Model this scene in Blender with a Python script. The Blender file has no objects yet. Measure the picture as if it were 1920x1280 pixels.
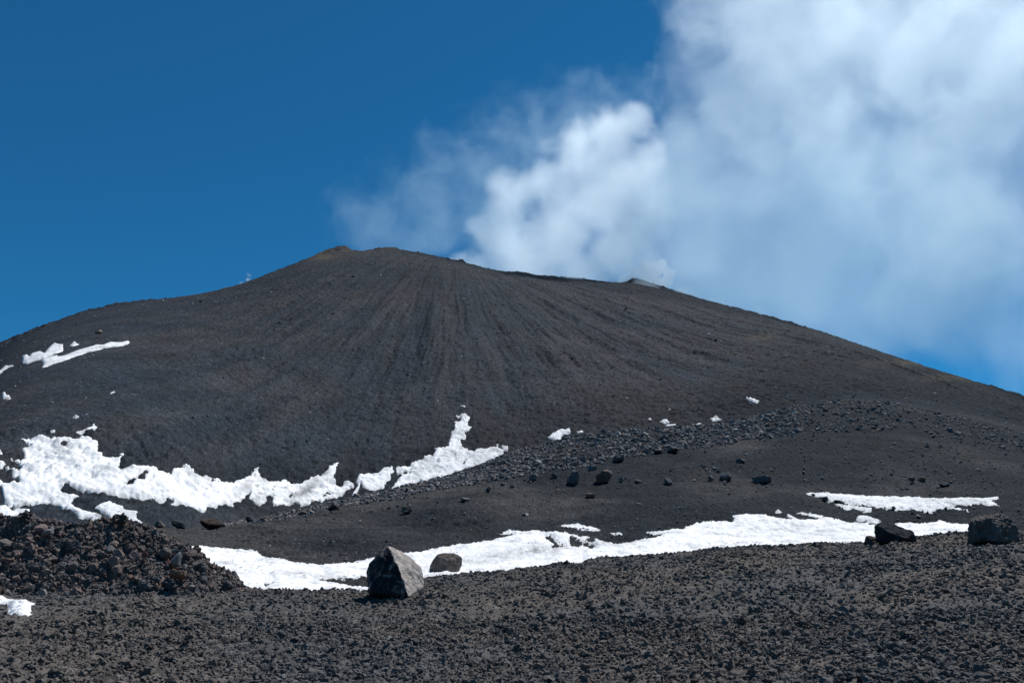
import bpy, bmesh, math, random
import numpy as np
from mathutils import Vector, Matrix

scene = bpy.context.scene
COL = scene.collection
rad = math.radians

# ------------------------------------------------------------------ camera, sky, sun, exposure
FPX = 1600.0                                   # focal length in pixels of the 1920 x 1280 frame
PITCH = math.atan((1130 - 640) / FPX)          # the horizon lies at row 1130
cd = bpy.data.cameras.new("camera")
cam = bpy.data.objects.new("camera", cd)
COL.objects.link(cam)
cd.sensor_width = 36.0
cd.lens = 36.0 * FPX / 1920.0
cd.clip_start = 0.1
cd.clip_end = 30000.0
cam.location = (0, 0, 0)
cam.rotation_euler = (math.pi / 2 + PITCH, 0, 0)
scene.camera = cam

SUN_EL, SUN_AZ = rad(60), rad(46)              # azimuth from +Y towards +X: high on the right, slightly behind the scene
SUN_DIR = Vector((math.cos(SUN_EL) * math.sin(SUN_AZ), math.cos(SUN_EL) * math.cos(SUN_AZ), math.sin(SUN_EL)))
sl = bpy.data.lights.new("sun", 'SUN')
sl.energy = 4.8
sl.angle = rad(0.5)
sl.color = (1.0, 0.98, 0.95)
sun = bpy.data.objects.new("sun", sl)
COL.objects.link(sun)
sun.rotation_euler = (-SUN_DIR).to_track_quat('-Z', 'Y').to_euler()

world = bpy.data.worlds.new("World")
scene.world = world
world.use_nodes = True
wn, wl = world.node_tree.nodes, world.node_tree.links
bg = wn["Background"]
sky = wn.new("ShaderNodeTexSky")
sky.sky_type = 'NISHITA'
sky.sun_disc = False
sky.sun_elevation = SUN_EL
sky.sun_rotation = SUN_AZ
sky.altitude = 2900
sky.air_density = 1.0
sky.dust_density = 0.2
sky.ozone_density = 3.0
grade = wn.new("ShaderNodeMix")
grade.data_type = 'RGBA'
grade.blend_type = 'MULTIPLY'
grade.inputs[0].default_value = 1.0
SKY_TINT = (0.13, 0.66, 0.86)
grade.inputs[7].default_value = (*SKY_TINT, 1)
wl.new(sky.outputs[0], grade.inputs[6])
wl.new(grade.outputs[2], bg.inputs[0])
bg.inputs[1].default_value = 0.10

scene.view_settings.view_transform = 'Standard'
scene.view_settings.look = 'None'
scene.view_settings.exposure = 0.10
scene.view_settings.gamma = 1.0
scene.render.engine = 'CYCLES'
cy = scene.cycles
cy.max_bounces = 24
cy.volume_bounces = 24
cy.volume_step_rate = 1.0
cy.volume_max_steps = 128
cy.use_denoising = True
cy.use_adaptive_sampling = True
cy.adaptive_threshold = 0.02

# ------------------------------------------------------------------ noise
def _hash(ix, iy, iz, seed):
    h = (ix.astype(np.int64) * 374761393 + iy.astype(np.int64) * 668265263 + iz * 2147483647 + seed * 1274126177) & 0xFFFFFFFF
    h = ((h ^ (h >> 13)) * 1274126177) & 0xFFFFFFFF
    h = ((h ^ (h >> 16)) * 2246822519) & 0xFFFFFFFF
    return h ^ (h >> 15)

def noise2(x, y, seed=0):
    x0, y0 = np.floor(x), np.floor(y)
    fx, fy = x - x0, y - y0
    x0, y0 = x0.astype(np.int64), y0.astype(np.int64)
    u, v = fx * fx * fx * (fx * (fx * 6 - 15) + 10), fy * fy * fy * (fy * (fy * 6 - 15) + 10)
    def g(i, j):
        a = _hash(x0 + i, y0 + j, 0, seed) * (2 * np.pi / 4294967296.0)
        return np.cos(a) * (fx - i) + np.sin(a) * (fy - j)
    a, b, c, d = g(0, 0), g(1, 0), g(0, 1), g(1, 1)
    return (a + (b - a) * u + ((c + (d - c) * u) - (a + (b - a) * u)) * v) * 1.4

def fbm2(x, y, octv=4, seed=0, gain=0.5):
    s, a, f = 0, 1.0, 1.0
    for o in range(octv):
        s = s + a * noise2(x * f + 17.3 * o, y * f - 9.1 * o, seed + o)
        a *= gain; f *= 2.03
    return s

def noise3(p, seed=0):
    p0 = np.floor(p)
    f = p - p0
    i = p0.astype(np.int64)
    w = f * f * f * (f * (f * 6 - 15) + 10)
    out = 0
    for dx in (0, 1):
        for dy in (0, 1):
            for dz in (0, 1):
                h = _hash(i[:, 0] + dx, i[:, 1] + dy, i[:, 2] + dz, seed)
                gx = (h & 1023) / 511.5 - 1; gy = ((h >> 10) & 1023) / 511.5 - 1; gz = ((h >> 20) & 1023) / 511.5 - 1
                d = gx * (f[:, 0] - dx) + gy * (f[:, 1] - dy) + gz * (f[:, 2] - dz)
                out = out + d * (w[:, 0] if dx else 1 - w[:, 0]) * (w[:, 1] if dy else 1 - w[:, 1]) * (w[:, 2] if dz else 1 - w[:, 2])
    return out

def fbm3(p, octv=4, seed=0, gain=0.5):
    s, a, f = 0, 1.0, 1.0
    for o in range(octv):
        s = s + a * noise3(p * f + 13.7 * o, seed + o)
        a *= gain; f *= 2.05
    return s

def lumps(x, y, size, seed, power=0.5, gap=0.0):
    """rounded clods: one dome of random size in each jittered cell"""
    x, y = x / size, y / size
    x0, y0 = np.floor(x).astype(np.int64), np.floor(y).astype(np.int64)
    best = np.zeros_like(x)
    for i in (-1, 0, 1):
        for j in (-1, 0, 1):
            h = _hash(x0 + i, y0 + j, 0, seed)
            cx = x0 + i + 0.15 + 0.7 * (h & 1023) / 1023.0
            cy_ = y0 + j + 0.15 + 0.7 * ((h >> 10) & 1023) / 1023.0
            r = 0.25 + 0.55 * ((h >> 20) & 1023) / 1023.0
            d2 = ((x - cx) ** 2 + (y - cy_) ** 2) / (r * r)
            if gap:
                hh = _hash(x0 + i, y0 + j, 1, seed + 77) / 4294967295.0
                r = r * np.where(hh > gap, 0.45 + 0.55 * (hh - gap) / (1 - gap), 0)
            best = np.maximum(best, np.clip(1 - d2, 0, 1) ** power * r)
    return best

def smooth(a, b, x):
    t = np.clip((x - a) / (b - a), 0, 1)
    return t * t * (3 - 2 * t)

# ------------------------------------------------------------------ camera geometry (eye at the origin, metres)
CP, SP = math.cos(PITCH), math.sin(PITCH)
def project(X, Y, Z):
    zf = Y * CP + Z * SP
    zf = np.where(zf > 0.01, zf, 0.01)
    return 960 + FPX * X / zf, 640 - FPX * (-Y * SP + Z * CP) / zf

def pix_dir(px, py):
    """azimuth and slope (height per horizontal metre) of the line of sight through a pixel"""
    q, k = (640 - py) / FPX, (px - 960) / FPX
    Y = CP - q * SP
    Z = SP + q * CP
    h = np.sqrt(k * k + Y * Y)
    return np.arctan2(k, Y), Z / h

# ------------------------------------------------------------------ lie of the land
def curve(pts):
    a = np.array(pts, float)
    return lambda x: np.interp(x, a[:, 0], a[:, 1])

C1 = curve([(-400, 1130), (0, 1120), (300, 1112), (470, 1109), (690, 1109), (740, 1099), (800, 1084), (870, 1077), (950, 1072), (1020, 1064), (1050, 1056),
            (1060, 1056), (1070, 1058), (1092, 1057), (1103, 1050), (1200, 1042), (1300, 1035), (1420, 1024), (1500, 1022), (1640, 1018),
            (1730, 1008), (1820, 1000), (1920, 995), (2400, 970)])
C2 = curve([(-400, 1015), (0, 1004), (200, 1000), (330, 991), (400, 986), (450, 979), (520, 967), (580, 954), (640, 938), (735, 918), (800, 905),
            (850, 889), (905, 871), (950, 850), (1000, 839), (1050, 824), (1100, 811), (1150, 806), (1220, 802), (1300, 798), (1400, 783),
            (1480, 765), (1550, 753), (1620, 748), (1700, 756), (1760, 768), (1850, 790), (1920, 812), (2400, 900)])
CG = curve([(-400, 890), (0, 885), (100, 888), (200, 896), (300, 912), (420, 922), (520, 922), (640, 905), (740, 886), (850, 848), (950, 826), (1050, 800),
            (1150, 782), (1300, 770), (1400, 748), (1500, 720), (1600, 712), (1700, 728), (1920, 792), (2400, 890)])
C3 = curve([(-400, 770), (-100, 680), (0, 642), (90, 608), (150, 586), (215, 570), (260, 565), (350, 558), (390, 551), (440, 539), (480, 524), (530, 503), (570, 488),
            (600, 475), (622, 465), (638, 461), (648, 462), (661, 470), (680, 472), (700, 468), (712, 465), (735, 464), (760, 470), (790, 475),
            (820, 481), (845, 487), (858, 489), (863, 486.5), (868, 488), (872, 493), (890, 499), (905, 503), (918, 504), (920, 511), (935, 511), (970, 510),
            (985, 512), (1000, 516), (1040, 519), (1080, 522), (1110, 526), (1140, 531), (1160, 533), (1175, 528), (1184, 523), (1192, 523),
            (1210, 528), (1240, 537), (1275, 548), (1320, 563), (1380, 578), (1440, 593), (1500, 610), (1560, 629), (1620, 650), (1700, 679),
            (1780, 703), (1850, 722), (1920, 742), (2400, 870)])
R1 = curve([(0, 46), (700, 48), (1100, 55), (1500, 62), (1920, 66)])
R2 = curve([(300, 100), (400, 115), (600, 140), (800, 165), (1000, 190), (1300, 215), (1600, 250), (1920, 260)])
R3 = curve([(0, 600), (350, 700), (640, 800), (1000, 820), (1200, 840), (1500, 800), (1920, 720)])
D1 = curve([(300, 0.8), (1700, 1.0), (1820, 0.5), (1920, 0.15)])              # how far the ground dips behind the near crest
D2 = curve([(0, -2.5), (900, -2.0), (1100, -0.6), (1300, 1.0), (1500, 4.0), (1920, 6.0)])

def tan_of(cv, az):
    """slope of sight towards an image curve, for a vertical plane at azimuth az"""
    t = np.zeros_like(az) + 0.1
    for _ in range(12):
        px = 960 + FPX * np.sin(az) / (np.cos(az) * CP + t * SP)
        q = (640 - cv(px)) / FPX
        t = np.cos(az) * (q * CP + SP) / (CP - q * SP)
    return t, px

d = rad(34)
AZ = np.concatenate([np.linspace(-math.pi, -rad(70), 24, endpoint=False), np.linspace(-rad(70), -d, 60, endpoint=False),
                     np.linspace(-d, d, 1400), np.linspace(d, rad(70), 61)[1:], np.linspace(rad(70), math.pi, 25)[1:]])
azc = np.clip(AZ, -rad(52), rad(52))
FADE = 1 - smooth(rad(60), rad(120), np.abs(AZ))
t1, x1 = tan_of(C1, azc); t2, x2 = tan_of(C2, azc); tg, xg = tan_of(CG, azc); t3, x3 = tan_of(C3, azc)
tb, xb = tan_of(lambda x: 1280 + 0 * x, azc)
def blur(v, px_sigma):
    n = int(3 * px_sigma); k = np.exp(-0.5 * (np.arange(-n, n + 1) / px_sigma) ** 2); k /= k.sum()
    return np.convolve(np.pad(v, n, mode='edge'), k, mode='valid')
t3_sharp = t3
t3, t2, tg = blur(t3, 45), blur(t2, 16), blur(tg, 40)
r1, r2, r3 = R1(x1), blur(R2(x2), 30), blur(R3(x3), 50)
rg = r2 + 65
z1, z2, zg, z3 = t1 * r1, t2 * r2, tg * rg, t3 * r3
one = np.ones_like(AZ)
KN = [  # radius, height
    (0.6 * one, -1.75 * one), (8 * one, -1.72 * one), (19.5 * one, tb * 19.5),
    (r1, z1), (r1 + 6, z1 - D1(x1)),
    (r2, z2), (r2 + 28, z2 + D2(x2)),
    (rg, zg), (r3, z3), (r3 + 60, z3 - 28), (r3 + 500, z3 * 0.45), (r3 + 1600, 0 * one - 5), (14000 * one, -12 * one)]
KR = np.array([k[0] for k in KN]); KZ = np.array([k[1] for k in KN])
KZ = KZ * FADE + (-1.75) * (1 - FADE)

h = np.diff(KR, axis=0); dl = np.diff(KZ, axis=0) / h
M = np.zeros_like(KZ)
w1 = 2 * h[1:] + h[:-1]; w2 = h[1:] + 2 * h[:-1]
with np.errstate(divide='ignore', invalid='ignore'):
    m_ = (w1 + w2) / (w1 / dl[:-1] + w2 / dl[1:])
M[1:-1] = np.where(dl[:-1] * dl[1:] > 0, m_, 0)
M[0], M[-1] = dl[0], dl[-1]
for k_ in (3, 5, 8):                           # crests lie tangent to the line of sight
    M[k_] = np.minimum(KZ[k_] / KR[k_], dl[k_ - 1] * 1.5)

def seg_rows(k, n, power=1.0):
    w = (np.linspace(0, 1, n, endpoint=False)) ** power
    w = w[:, None]
    R = KR[k] + h[k] * w
    Z = KZ[k] * (2 * w**3 - 3 * w**2 + 1) + M[k] * h[k] * (w**3 - 2 * w**2 + w) + KZ[k + 1] * (3 * w**2 - 2 * w**3) + M[k + 1] * h[k] * (w**3 - w**2)
    return R, Z

class Sheet:
    pass

def sheet(segs, last):
    R, Z = zip(*[seg_rows(k, n, p) for k, n, p in segs])
    S = Sheet()
    S.R = np.concatenate(list(R) + [KR[last][None]]); S.Zb = np.concatenate(list(Z) + [KZ[last][None]])
    S.X, S.Y = S.R * np.sin(AZ), S.R * np.cos(AZ)
    S.px, S.py = project(S.X, S.Y, S.Zb)
    S.Z = S.Zb.copy()
    S.slope = S.Zb / S.R
    return S

G = sheet([(0, 12, 1), (1, 30, 1), (2, 680, 1.15), (3, 26, 1)], 4)            # the near ground up to the dip behind its crest
H = sheet([(4, 420, 1.25), (5, 40, 1)], 6)                                     # the middle hill up to the gully
V = sheet([(6, 90, 1), (7, 560, 1.1), (8, 24, 1), (9, 14, 1), (10, 8, 1), (11, 8, 1)], 12)    # the volcano

def roughen():
    # near ground: clinker clods
    X, Y = G.X, G.Y
    wx = X + 0.10 * noise2(X * 3.1, Y * 3.1, 5); wy = Y + 0.10 * noise2(X * 3.1 + 40, Y * 3.1, 6)
    patch = smooth(-0.4, 0.6, fbm2(X * 0.16, Y * 0.16, 3, 11))
    wx = wx + 0.30 * noise2(X * 0.8, Y * 0.8, 7) + 0.13 * noise2(X * 3.3, Y * 3.3, 8) + 0.04 * noise2(X * 9, Y * 9, 18)
    wy = wy + 0.30 * noise2(X * 0.8 + 50, Y * 0.8, 9) + 0.13 * noise2(X * 3.3 + 20, Y * 3.3, 10) + 0.04 * noise2(X * 9 + 20, Y * 9, 19)
    c = 0.17 * (0.25 + 0.75 * patch) * lumps(wx * 0.85, wy * 1.15, 0.52, 21, 0.5, 0.25) + 0.12 * lumps(wx * 0.85, wy * 1.2, 0.27, 22, 0.5, 0.18) + 0.05 * lumps(wx, wy, 0.145, 23, 0.5, 0.15)
    c = c + 0.016 * fbm2(X * 6, Y * 6, 3, 31, 0.75) + 0.06 * fbm2(X * 1.6, Y * 1.6, 2, 33)
    c = c + 0.16 * fbm2(X * 0.22, Y * 0.22, 2, 35)
    c = c - np.median(c[200:]) + 0.13
    fade = smooth(1.0, 6.0, G.R)
    G.disp = (c - 0.13) * fade
    e = np.ones(G.R.shape[0]); e[-30:] = np.linspace(1, 0.4, 30)
    G.Z = G.Zb + G.disp * e[:, None] * 0.95
    # middle hill: cinders with scattered lumps
    X, Y = H.X, H.Y
    c = 0.30 * fbm2(X * 0.09, Y * 0.09, 3, 41) + 0.10 * fbm2(X * 0.9, Y * 0.9, 3, 43, 0.65)
    p = smooth(0.0, 0.7, fbm2(X * 0.05 + 3, Y * 0.05, 3, 47))
    c = c + (0.10 + 0.35 * p) * lumps(X, Y, 0.8, 49) + 0.12 * lumps(X, Y, 0.4, 50)
    dpt = H.R - KR[4]
    H.disp = c
    H.Z = H.Zb + c * smooth(0, 12, dpt) * smooth(0, 14, KR[6] - H.R)
    # volcano: scree, runnels down the slope
    X, Y = V.X, V.Y
    ax, ay = APEX
    th = np.arctan2(X - ax, -(Y - ay)); rr = np.hypot(X - ax, Y - ay)
    V.th, V.rr = th, rr
    run = fbm2(th * 38, rr * 0.004, 4, 61, 0.58)
    up = smooth(0, 120, V.R - KR[7]) * smooth(0, 90, KR[8] - V.R)
    near = smooth(0, 40, V.R - KR[6])
    lower = smooth(0.85, 0.25, (V.R - KR[7]) / (KR[8] - KR[7]))
    c = 1.9 * run * up * (0.45 + 0.75 * lower) + 0.45 * fbm2(X * 0.35, Y * 0.35, 3, 67, 0.7) + 0.9 * fbm2(X * 0.03, Y * 0.03, 3, 68) * up
    c = c + 0.7 * lumps(X, Y, 2.2, 69) * (0.3 + smooth(-0.3, 0.5, fbm2(X * 0.02, Y * 0.02, 3, 70))) 
    foot = 1 - smooth(20, 160, V.R - KR[6])
    c = c + foot * (0.5 * fbm2(X * 0.12, Y * 0.12, 3, 71) + 0.25 * lumps(X, Y, 0.9, 72))
    c = c * (0.22 + 0.78 * np.maximum(smooth(180, 460, V.px), smooth(740, 840, V.py)))      # the left shoulder is smoother
    rim = np.exp(-((V.R - KR[8]) / 45.0) ** 2)
    c = c * (1 - 0.65 * rim) + rim * 1.5 * fbm2(X * 0.13, Y * 0.13, 4, 73, 0.65)
    V.disp = c
    rise = (t3_sharp - t3) * KR[8] * FADE
    up_ = np.where(V.R < KR[8], np.exp(-((KR[8] - V.R) / 26.0) ** 2), np.exp(-((KR[8] - V.R) / 45.0) ** 2))
    V.Z = V.Zb + c * near + rise * up_
APEX = (-80.0, 1010.0)
roughen()

def grid_mesh(name, X, Y, Z, keep=None, cols=None, mat=None, extra=None, wrap=False):
    nr, nc = X.shape
    co = np.stack([X, Y, Z], -1).reshape(-1, 3)
    i = (np.arange(nr - 1)[:, None] * nc + np.arange(nc - 1)[None]).reshape(-1)
    f = np.stack([i, i + 1, i + nc + 1, i + nc], -1)
    if keep is not None:
        f = f[keep.reshape(-1)]
        used = np.unique(f)
        m = np.zeros(len(co), np.int64); m[used] = np.arange(len(used))
        f = m[f]; co = co[used]
        if cols is not None: cols = cols.reshape(-1, 3)[used]
    return raw_mesh(name, co, f, cols, mat)

def raw_mesh(name, co, f, cols=None, mat=None, smooth_=True):
    me = bpy.data.meshes.new(name)
    k = f.shape[1]
    me.vertices.add(len(co)); me.vertices.foreach_set("co", np.ascontiguousarray(co, np.float32).ravel())
    me.loops.add(f.size); me.loops.foreach_set("vertex_index", np.ascontiguousarray(f, np.int32).ravel())
    me.polygons.add(len(f))
    me.polygons.foreach_set("loop_start", np.arange(0, f.size, k, dtype=np.int32))
    me.polygons.foreach_set("loop_total", np.full(len(f), k, np.int32))
    me.polygons.foreach_set("use_smooth", np.full(len(f), smooth_, bool))
    me.update(calc_edges=True)
    if cols is not None:
        a = me.attributes.new("tint", 'FLOAT_COLOR', 'POINT')
        c4 = np.ones((len(co), 4), np.float32); c4[:, :3] = cols.reshape(-1, 3)
        a.data.foreach_set("color", c4.ravel())
    if mat: me.materials.append(mat)
    return me

def link(name, me, parent=None, loc=None):
    o = bpy.data.objects.new(name, me)
    COL.objects.link(o)
    if parent: o.parent = parent
    if loc is not None: o.location = loc
    return o

def tag(o, label=None, cat=None, group=None, kind=None):
    if label: o["label"] = label
    if cat: o["category"] = cat
    if group: o["group"] = group
    if kind: o["kind"] = kind
    return o

# ------------------------------------------------------------------ materials
def new_mat(name):
    m = bpy.data.materials.new(name)
    m.use_nodes = True
    n, l = m.node_tree.nodes, m.node_tree.links
    b = n["Principled BSDF"]
    b.inputs["Specular IOR Level"].default_value = 0.06
    return m, n, l, b

def noise_node(n, l, scale, detail=4, rough=0.6, coord="Object", dist=0.0):
    tc = n.new("ShaderNodeTexCoord")
    t = n.new("ShaderNodeTexNoise")
    t.inputs["Scale"].default_value = scale
    t.inputs["Detail"].default_value = detail
    t.inputs["Roughness"].default_value = rough
    t.inputs["Distortion"].default_value = dist
    l.new(tc.outputs[coord], t.inputs["Vector"])
    return t

def ramp(n, l, src, stops):
    r = n.new("ShaderNodeValToRGB")
    el = r.color_ramp.elements
    while len(el) < len(stops): el.new(0.5)
    for e, (p, c) in zip(el, stops):
        e.position = p
        e.color = (c, c, c, 1) if not isinstance(c, tuple) else (*c, 1)
    l.new(src, r.inputs[0])
    return r

def mul(n, l, a, b, fac=1.0):
    m = n.new("ShaderNodeMix"); m.data_type = 'RGBA'; m.blend_type = 'MULTIPLY'
    m.inputs[0].default_value = fac
    l.new(a, m.inputs[6]); l.new(b, m.inputs[7])
    return m.outputs[2]

def ground_mat(name, s1, s2, lo, hi, bump, bdist, rough=0.95):
    m, n, l, b = new_mat(name)
    at = n.new("ShaderNodeAttribute"); at.attribute_name = "tint"
    a = noise_node(n, l, s1, 5, 0.65)
    c = noise_node(n, l, s2, 3, 0.6)
    o = mul(n, l, at.outputs["Color"], ramp(n, l, a.outputs["Fac"], [(0.32, lo), (0.68, hi)]).outputs[0])
    o = mul(n, l, o, ramp(n, l, c.outputs["Fac"], [(0.30, 0.72), (0.62, 1.12), (0.74, 1.9)]).outputs[0])
    l.new(o, b.inputs["Base Color"])
    b.inputs["Roughness"].default_value = rough
    bp = n.new("ShaderNodeBump"); bp.inputs["Strength"].default_value = bump; bp.inputs["Distance"].default_value = bdist
    l.new(c.outputs["Fac"], bp.inputs["Height"]); l.new(bp.outputs[0], b.inputs["Normal"])
    return m

M_ground = ground_mat("lava_gravel", 0.9, 14.0, 0.75, 1.2, 0.6, 0.03)
M_hill = ground_mat("cinder", 0.35, 2.6, 0.75, 1.2, 0.6, 0.15)
M_cone = ground_mat("volcanic_scree", 0.06, 0.55, 0.8, 1.18, 0.6, 0.6)

def stone_mat(name, lo, hi, scale=3.0, rough=0.9, tint_attr=False, bump=0.5, bdist=0.08):
    m, n, l, b = new_mat(name)
    a = noise_node(n, l, scale, 6, 0.65, dist=0.3)
    o = ramp(n, l, a.outputs["Fac"], [(0.33, lo), (0.66, hi)]).outputs[0]
    if tint_attr:
        at = n.new("ShaderNodeAttribute"); at.attribute_name = "tint"
        o = mul(n, l, o, at.outputs["Color"])
    else:
        oi = n.new("ShaderNodeObjectInfo")
        o = mul(n, l, o, oi.outputs["Color"])
    l.new(o, b.inputs["Base Color"])
    b.inputs["Roughness"].default_value = rough
    bp = n.new("ShaderNodeBump"); bp.inputs["Strength"].default_value = bump; bp.inputs["Distance"].default_value = bdist
    f = noise_node(n, l, scale * 3.5, 5, 0.7)
    l.new(f.outputs["Fac"], bp.inputs["Height"]); l.new(bp.outputs[0], b.inputs["Normal"])
    return m

M_stone = stone_mat("grey_lava_stone", (0.7, 0.7, 0.7), (1.25, 1.25, 1.25), 2.5)
M_stone_mass = stone_mat("loose_lava_stone", (0.75, 0.75, 0.75), (1.2, 1.2, 1.2), 1.5, tint_attr=True)

def snow_mat(name, scale, dirt_shade=(0.50, 0.51, 0.52)):
    m, n, l, b = new_mat(name)
    a = noise_node(n, l, scale, 5, 0.62, dist=0.4)
    r = ramp(n, l, a.outputs["Fac"], [(0.30, dirt_shade), (0.47, (0.78, 0.78, 0.78)), (0.7, (0.84, 0.84, 0.84))])
    at = n.new("ShaderNodeAttribute"); at.attribute_name = "tint"
    l.new(mul(n, l, r.outputs[0], at.outputs["Color"]), b.inputs["Base Color"])
    b.inputs["Roughness"].default_value = 0.75
    bp = n.new("ShaderNodeBump"); bp.inputs["Strength"].default_value = 0.35; bp.inputs["Distance"].default_value = 0.25 / scale * 0.35
    f = noise_node(n, l, scale * 6, 4, 0.6)
    l.new(f.outputs["Fac"], bp.inputs["Height"]); l.new(bp.outputs[0], b.inputs["Normal"])
    return m
M_snow_near = snow_mat("old_snow_near", 0.35)
M_snow_far = snow_mat("old_snow_far", 0.10)

# ------------------------------------------------------------------ colours of the ground
def mixc(a, b, w):
    w = np.asarray(w)[..., None]
    return np.array(a) * (1 - w) + np.array(b) * w

def blot(px, py, cx, cy_, rx, ry):
    return np.exp(-(((px - cx) / rx) ** 2 + ((py - cy_) / ry) ** 2))

nz = fbm2(G.X * 0.13, G.Y * 0.13, 4, 101)
G.col = mixc((0.088, 0.085, 0.083), (0.105, 0.092, 0.084), smooth(-0.45, 0.5, nz))
G.col *= (1 + 0.25 * noise2(G.X * 2.2, G.Y * 2.2, 103))[..., None]
nz = fbm2(H.X * 0.035, H.Y * 0.035, 4, 105)
w = smooth(-0.5, 0.5, nz * 0.8 + 1.1 * smooth(1500, 500, H.px) - 0.55)
H.col = mixc((0.014, 0.018, 0.023), (0.046, 0.046, 0.047), w)
H.col *= (1 + 0.2 * noise2(H.X * 0.6, H.Y * 0.6, 107))[..., None] * np.random.default_rng(1).uniform(0.55, 1.45, H.X.shape)[..., None]
hs = smooth(0.15, 0.6, fbm2(H.X * 0.05, H.Y * 0.16, 4, 108, 0.6))
H.col *= (1 - 0.3 * hs)[..., None]
st = fbm2(V.th * 44, V.rr * 0.005, 4, 111, 0.62)
br = fbm2(V.X * 0.011, V.Y * 0.011, 3, 113)
w = smooth(-0.6, 0.7, 0.65 * st + 0.6 * br)
V.col = mixc((0.024, 0.031, 0.041), (0.037, 0.038, 0.043), w)
fine = fbm2(V.th * 90, V.rr * 0.02, 3, 115, 0.6)
V.col *= (1 + 0.18 * fine)[..., None] * np.random.default_rng(2).uniform(0.5, 1.5, V.X.shape)[..., None]
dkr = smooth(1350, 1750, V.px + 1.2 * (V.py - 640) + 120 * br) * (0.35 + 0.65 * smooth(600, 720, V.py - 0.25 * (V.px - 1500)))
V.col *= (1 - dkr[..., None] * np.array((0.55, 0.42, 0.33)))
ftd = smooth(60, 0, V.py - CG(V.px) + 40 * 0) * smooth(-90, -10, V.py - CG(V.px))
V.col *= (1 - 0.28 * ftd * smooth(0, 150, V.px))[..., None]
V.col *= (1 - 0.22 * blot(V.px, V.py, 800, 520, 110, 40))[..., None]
sul = np.maximum(blot(V.px, V.py, 640, 464, 26, 6), np.maximum(0.8 * blot(V.px, V.py, 742, 466, 26, 4), 0.35 * blot(V.px, V.py, 590, 482, 40, 6)))
V.col = V.col * (1 - sul[..., None]) + np.array((0.20, 0.155, 0.09)) * sul[..., None]
yel = 0.5 * np.maximum(blot(V.px, V.py, 1700, 683, 60, 5), np.maximum(blot(V.px, V.py, 1790, 712, 60, 5), blot(V.px, V.py, 1430, 632, 30, 5)))
V.col = V.col * (1 - yel[..., None]) + np.array((0.10, 0.085, 0.06)) * yel[..., None]

tag(link("ground", grid_mesh("ground", G.X, G.Y, G.Z, cols=G.col, mat=M_ground)), "dark lava gravel ground in front", kind="structure")
tag(link("hill", grid_mesh("hill", H.X, H.Y, H.Z, cols=H.col, mat=M_hill)), "dark cinder hill rising behind the near ground", kind="structure")
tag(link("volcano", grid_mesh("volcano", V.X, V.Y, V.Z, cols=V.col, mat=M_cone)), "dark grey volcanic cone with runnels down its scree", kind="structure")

def hit(S, px, py, rmin=None, rmax=None):
    """points where the lines of sight through pixels first meet a sheet"""
    px, py = np.atleast_1d(np.asarray(px, float)), np.atleast_1d(np.asarray(py, float))
    az, t = pix_dir(px, py)
    ci = np.clip(np.searchsorted(AZ, az), 1, len(AZ) - 1)
    ci = np.where(np.abs(AZ[ci - 1] - az) < np.abs(AZ[ci] - az), ci - 1, ci)
    sl_ = S.slope[:, ci].copy()
    if rmin is not None: sl_[S.R[:, ci] < rmin] = -9
    k = (sl_ >= t[None]).argmax(0)
    ok = (sl_ >= t[None]).any(0)
    R = S.R[k, ci]
    return np.stack([R * np.sin(az), R * np.cos(az), S.Z[k, ci]], -1), ok

def dist(p):
    return p[..., 1] * CP + p[..., 2] * SP

# ------------------------------------------------------------------ snow
def sdf(px, py, poly):
    P = np.array(poly, float); Q = np.roll(P, -1, 0)
    d2 = np.full(px.shape, 1e12); ins = np.zeros(px.shape, bool)
    for (x0, y0), (x1_, y1_) in zip(P, Q):
        ex, ey = x1_ - x0, y1_ - y0
        wx, wy = px - x0, py - y0
        t = np.clip((wx * ex + wy * ey) / (ex * ex + ey * ey + 1e-9), 0, 1)
        d2 = np.minimum(d2, (wx - ex * t) ** 2 + (wy - ey * t) ** 2)
        if y0 != y1_:
            c = ((y0 > py) != (y1_ > py)) & (px < ex * (py - y0) / (y1_ - y0) + x0)
            ins ^= c
    s = np.sqrt(d2)
    return np.where(ins, s, -s)

def main_piece(keep):
    lab = np.where(keep, np.arange(1, keep.size + 1).reshape(keep.shape), 0)
    while True:
        n = lab.copy()
        for ax in (0, 1):
            for sh in (1, -1):
                r = np.roll(n, sh, ax)
                e = [slice(None)] * 2; e[ax] = 0 if sh == 1 else -1
                r[tuple(e)] = 0
                n = np.where(keep, np.maximum(n, r), 0)
        n2 = np.where(keep, n.ravel()[np.maximum(n - 1, 0)], 0)       # jump to the label's own label
        n = np.maximum(n, n2)
        if (n == lab).all(): break
        lab = n
    ids, cnt = np.unique(lab[lab > 0], return_counts=True)
    return lab == ids[cnt.argmax()]

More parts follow.
